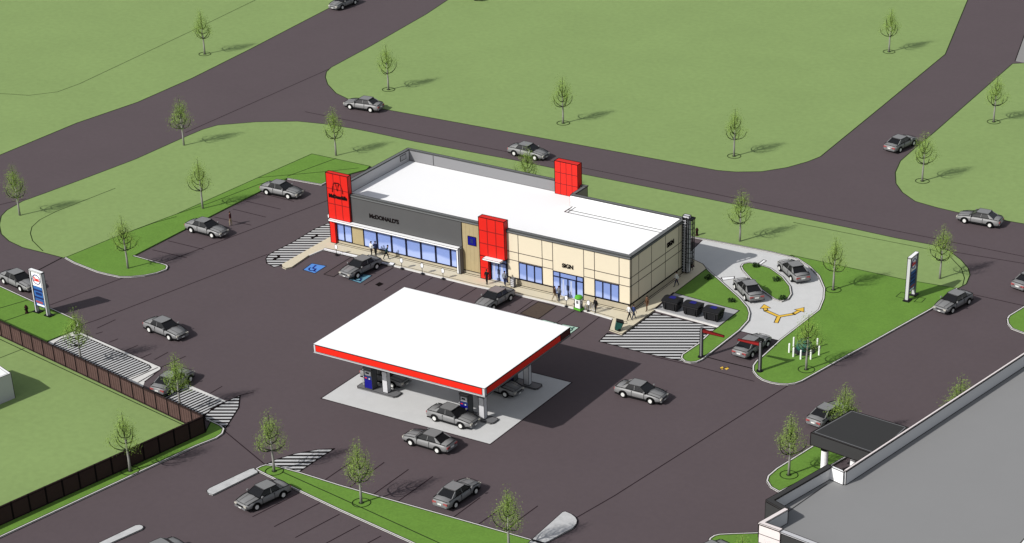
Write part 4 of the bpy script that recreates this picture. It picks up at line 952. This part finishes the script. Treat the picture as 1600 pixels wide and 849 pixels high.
# teal wheeled bin
x, y = G(964, 516.5, .12)
t = thing('wheeled_bin', 'teal wheeled bin tipped back with black lid at the pavement corner', 'bin', (x, y, .12), R(35))
def tip(mb):
    M = Matrix.Rotation(R(18), 4, 'Y'); mb.v = [M @ p for p in mb.v]; return mb
b = MB(); b.add([(-.26, -.26, .1), (.26, -.26, .1), (.26, .26, .1), (-.26, .26, .1), (-.36, -.33, 1.05), (.36, -.33, 1.05), (.36, .33, 1.05), (-.36, .33, 1.05)], [(0, 3, 2, 1), (4, 5, 6, 7), (0, 1, 5, 4), (1, 2, 6, 5), (2, 3, 7, 6), (3, 0, 4, 7)], TEAL); tip(b).build('body', t, .04)
b = MB().box((-.4, -.36, 1.05), (.38, .36, 1.16), BLACK); tip(b).build('lid', t, .02)
b = MB().tube([(.36, -.25, 1.0), (.75, -.25, 1.15), (.75, .25, 1.15), (.36, .25, 1.0)], .03, DARK); tip(b).build('handle', t)
for s in (-1, 1):
    b = MB().lathe([(.15, -.04), (.15, .04)], TYRE, (.22, s*.32, .15), axis='y', n=12); b.build('wheel', t)
# refuse containers
def make_bin():
    t = thing('refuse_container', '', 'refuse container', (0, 0, 0), group='black refuse containers on the pad')
    b = MB(); b.add([(-.78, -.62, .15), (.78, -.62, .15), (.78, .62, .15), (-.78, .62, .15), (-.92, -.78, 1.15), (.92, -.78, 1.15), (.92, .78, 1.15), (-.92, .78, 1.15)], [(0, 3, 2, 1), (4, 5, 6, 7), (0, 1, 5, 4), (1, 2, 6, 5), (2, 3, 7, 6), (3, 0, 4, 7)], mat('bin_shell', (34, 34, 36), rough=.5))
    b.build('shell', t, .05)
    b = MB(); b.box((-.98, -.84, 1.0), (.98, -.74, 1.1), DARK)
    for x_ in (-.55, .55): b.box((x_-.04, -.8, .2), (x_+.04, -.68, 1.05), DARK)
    for s in (-1, 1): b.box((s*.95-.06, -.3, .75), (s*.95+.06, .3, .9), DARK)
    b.build('rib', t, .02)
    b = MB(); n = 8
    pr = [(-.85+1.7*i/n, 1.15+.22*math.sin(math.pi*i/n)) for i in range(n+1)]
    vs = [(-.97, p[0], p[1]) for p in pr]+[(.97, p[0], p[1]) for p in pr]
    b.add(vs, [(i, i+n+1, i+n+2, i+1) for i in range(n)]+[tuple(range(n+1)), tuple(range(n+1, 2*n+2))[::-1]], MATS['bin_shell']); b.build('lid', t)
    b = MB(); b.add([(-.35, -.32, 1.362), (.35, -.32, 1.362), (.4, .1, 1.385), (.1, .35, 1.375), (-.3, .25, 1.38)], [(0, 1, 2, 3, 4)], mat('bin_blue', (34, 34, 120)), True); b.build('blue_emblem', t)
    for sx in (-1, 1):
        for sy in (-1, 1): b = MB().lathe([(.09, -.03), (.09, .03)], TYRE, (sx*.65, sy*.5, .09), axis='y', n=10); b.build('castor', t)
    remember(t); return t
bn = make_bin()
for i, (p, lab) in enumerate((((1051, 483), 'black refuse container nearest the building, left of three'), ((1083, 491), 'middle one of the three black refuse containers'), ((1115, 499), 'black refuse container at the lawn end, right of three'))):
    x, y = G(*p, .12)
    if i == 0: bn.location = (x, y, .12); bn['label'] = lab
    else: dup(bn, (x, y, .12), 0, lab)
# height bars
def hbar(base, dirx, lab):
    x, y = G(*base, .1)
    t = thing('height_bar', lab, 'height bar', (x, y, .1), group='red clearance bars at the drive-through')
    b = MB().box((-.13, -.13, 0), (.13, .13, 3.25), MID); b.build('post', t, .07)
    b = MB().lathe([(.38, 0), (.34, .1), (.14, .14)], BLACK, n=8); b.build('base', t)
    b = MB(); b.add([(0, -.1, 3.15), (0, .1, 3.15), (0, .1, 2.8), (0, -.1, 2.8), (dirx*2.6, -.05, 3.0), (dirx*2.6, .05, 3.0), (dirx*2.6, .05, 2.8), (dirx*2.6, -.05, 2.8)], [(0, 1, 2, 3), (4, 7, 6, 5), (0, 4, 5, 1), (1, 5, 6, 2), (2, 6, 7, 3), (3, 7, 4, 0)], DKRED if dirx > 0 else mat('bar_red', (150, 34, 34)))
    b.build('red_arm', t, .05)
hbar((1095.5, 558), 1, 'grey post with red arm on the narrow lawn tip by the striped area')
hbar((1187, 580), -1, 'grey post with red arm reaching left over the car at the drive-through entry')
# teal tank with bollards
x, y = G(1256, 549, .1)
t = thing('teal_tank', 'round teal tank on a dark ring inside white bollards', 'tank', (x, y, .1))
b = MB().lathe([(1.15, 0), (1.15, .16), (.95, .18)], DARK, n=20); b.build('base_ring', t, .03)
b = MB().lathe([(.72, .18), (.85, .45), (.82, .85), (.6, 1.15), (.25, 1.3), (.02, 1.32)], TEAL, n=18); b.build('dome', t, smooth=True)
b = MB().lathe([(.2, 1.25), (.2, 1.42), (.05, 1.46)], TEALD, n=10); b.build('hatch_cap', t)
bm_ = MB().lathe([(.1, 0), (.1, .95), (.07, 1.02), (.02, 1.05)], WPAINT, n=8)
bmesh_b = bm_.data('bollard')
BOLL = [((1233, 551), 'leftmost white bollard around the teal tank'), ((1239.6, 557.4), 'second white bollard from the left, front of the teal tank'), ((1251, 561.5), 'white bollard directly in front of the teal tank'), ((1266.7, 561.5), 'white bollard right of the trunk in front of the teal tank'),
        ((1279.6, 555), 'rightmost front white bollard of the teal tank ring'), ((1277, 543), 'white bollard behind the teal tank on the right'), ((1240, 541), 'white bollard behind the teal tank on the left')]
for p, lab in BOLL:
    x, y = G(*p, .1); o_ = bpy.data.objects.new('bollard', bmesh_b); COL.objects.link(o_); o_.location = (x, y, .1); tag(o_, lab, 'bollard', 'white bollards round the teal tank')
# hydrants
def hydrant(p, lab):
    x, y = G(*p, .02); t = thing('fire_hydrant', lab, 'hydrant', (x, y, .02 if p[0] > 500 else .1), group='dark fire hydrants')
    b = MB().lathe([(.22, 0), (.22, .06), (.15, .08), (.15, .6), (.2, .62), (.2, .7), (.12, .85), (.04, .95)], mat('hydrant_dark', (46, 20, 20)) if 'hydrant_dark' not in MATS else MATS['hydrant_dark'], n=12); b.build('barrel', t)
    for s in (-1, 1): b = MB().lathe([(.08, .0), (.08, .12)], BLACK, (0, .12 if s > 0 else -.24, .48), axis='y', n=8); b.build('outlet', t)
hydrant((1088.8, 368), 'dark hydrant on the verge behind the back right corner of the shop'); hydrant((42.4, 490.5), 'dark hydrant on the lawn left of the price sign')
bpy.context.view_layer.update()
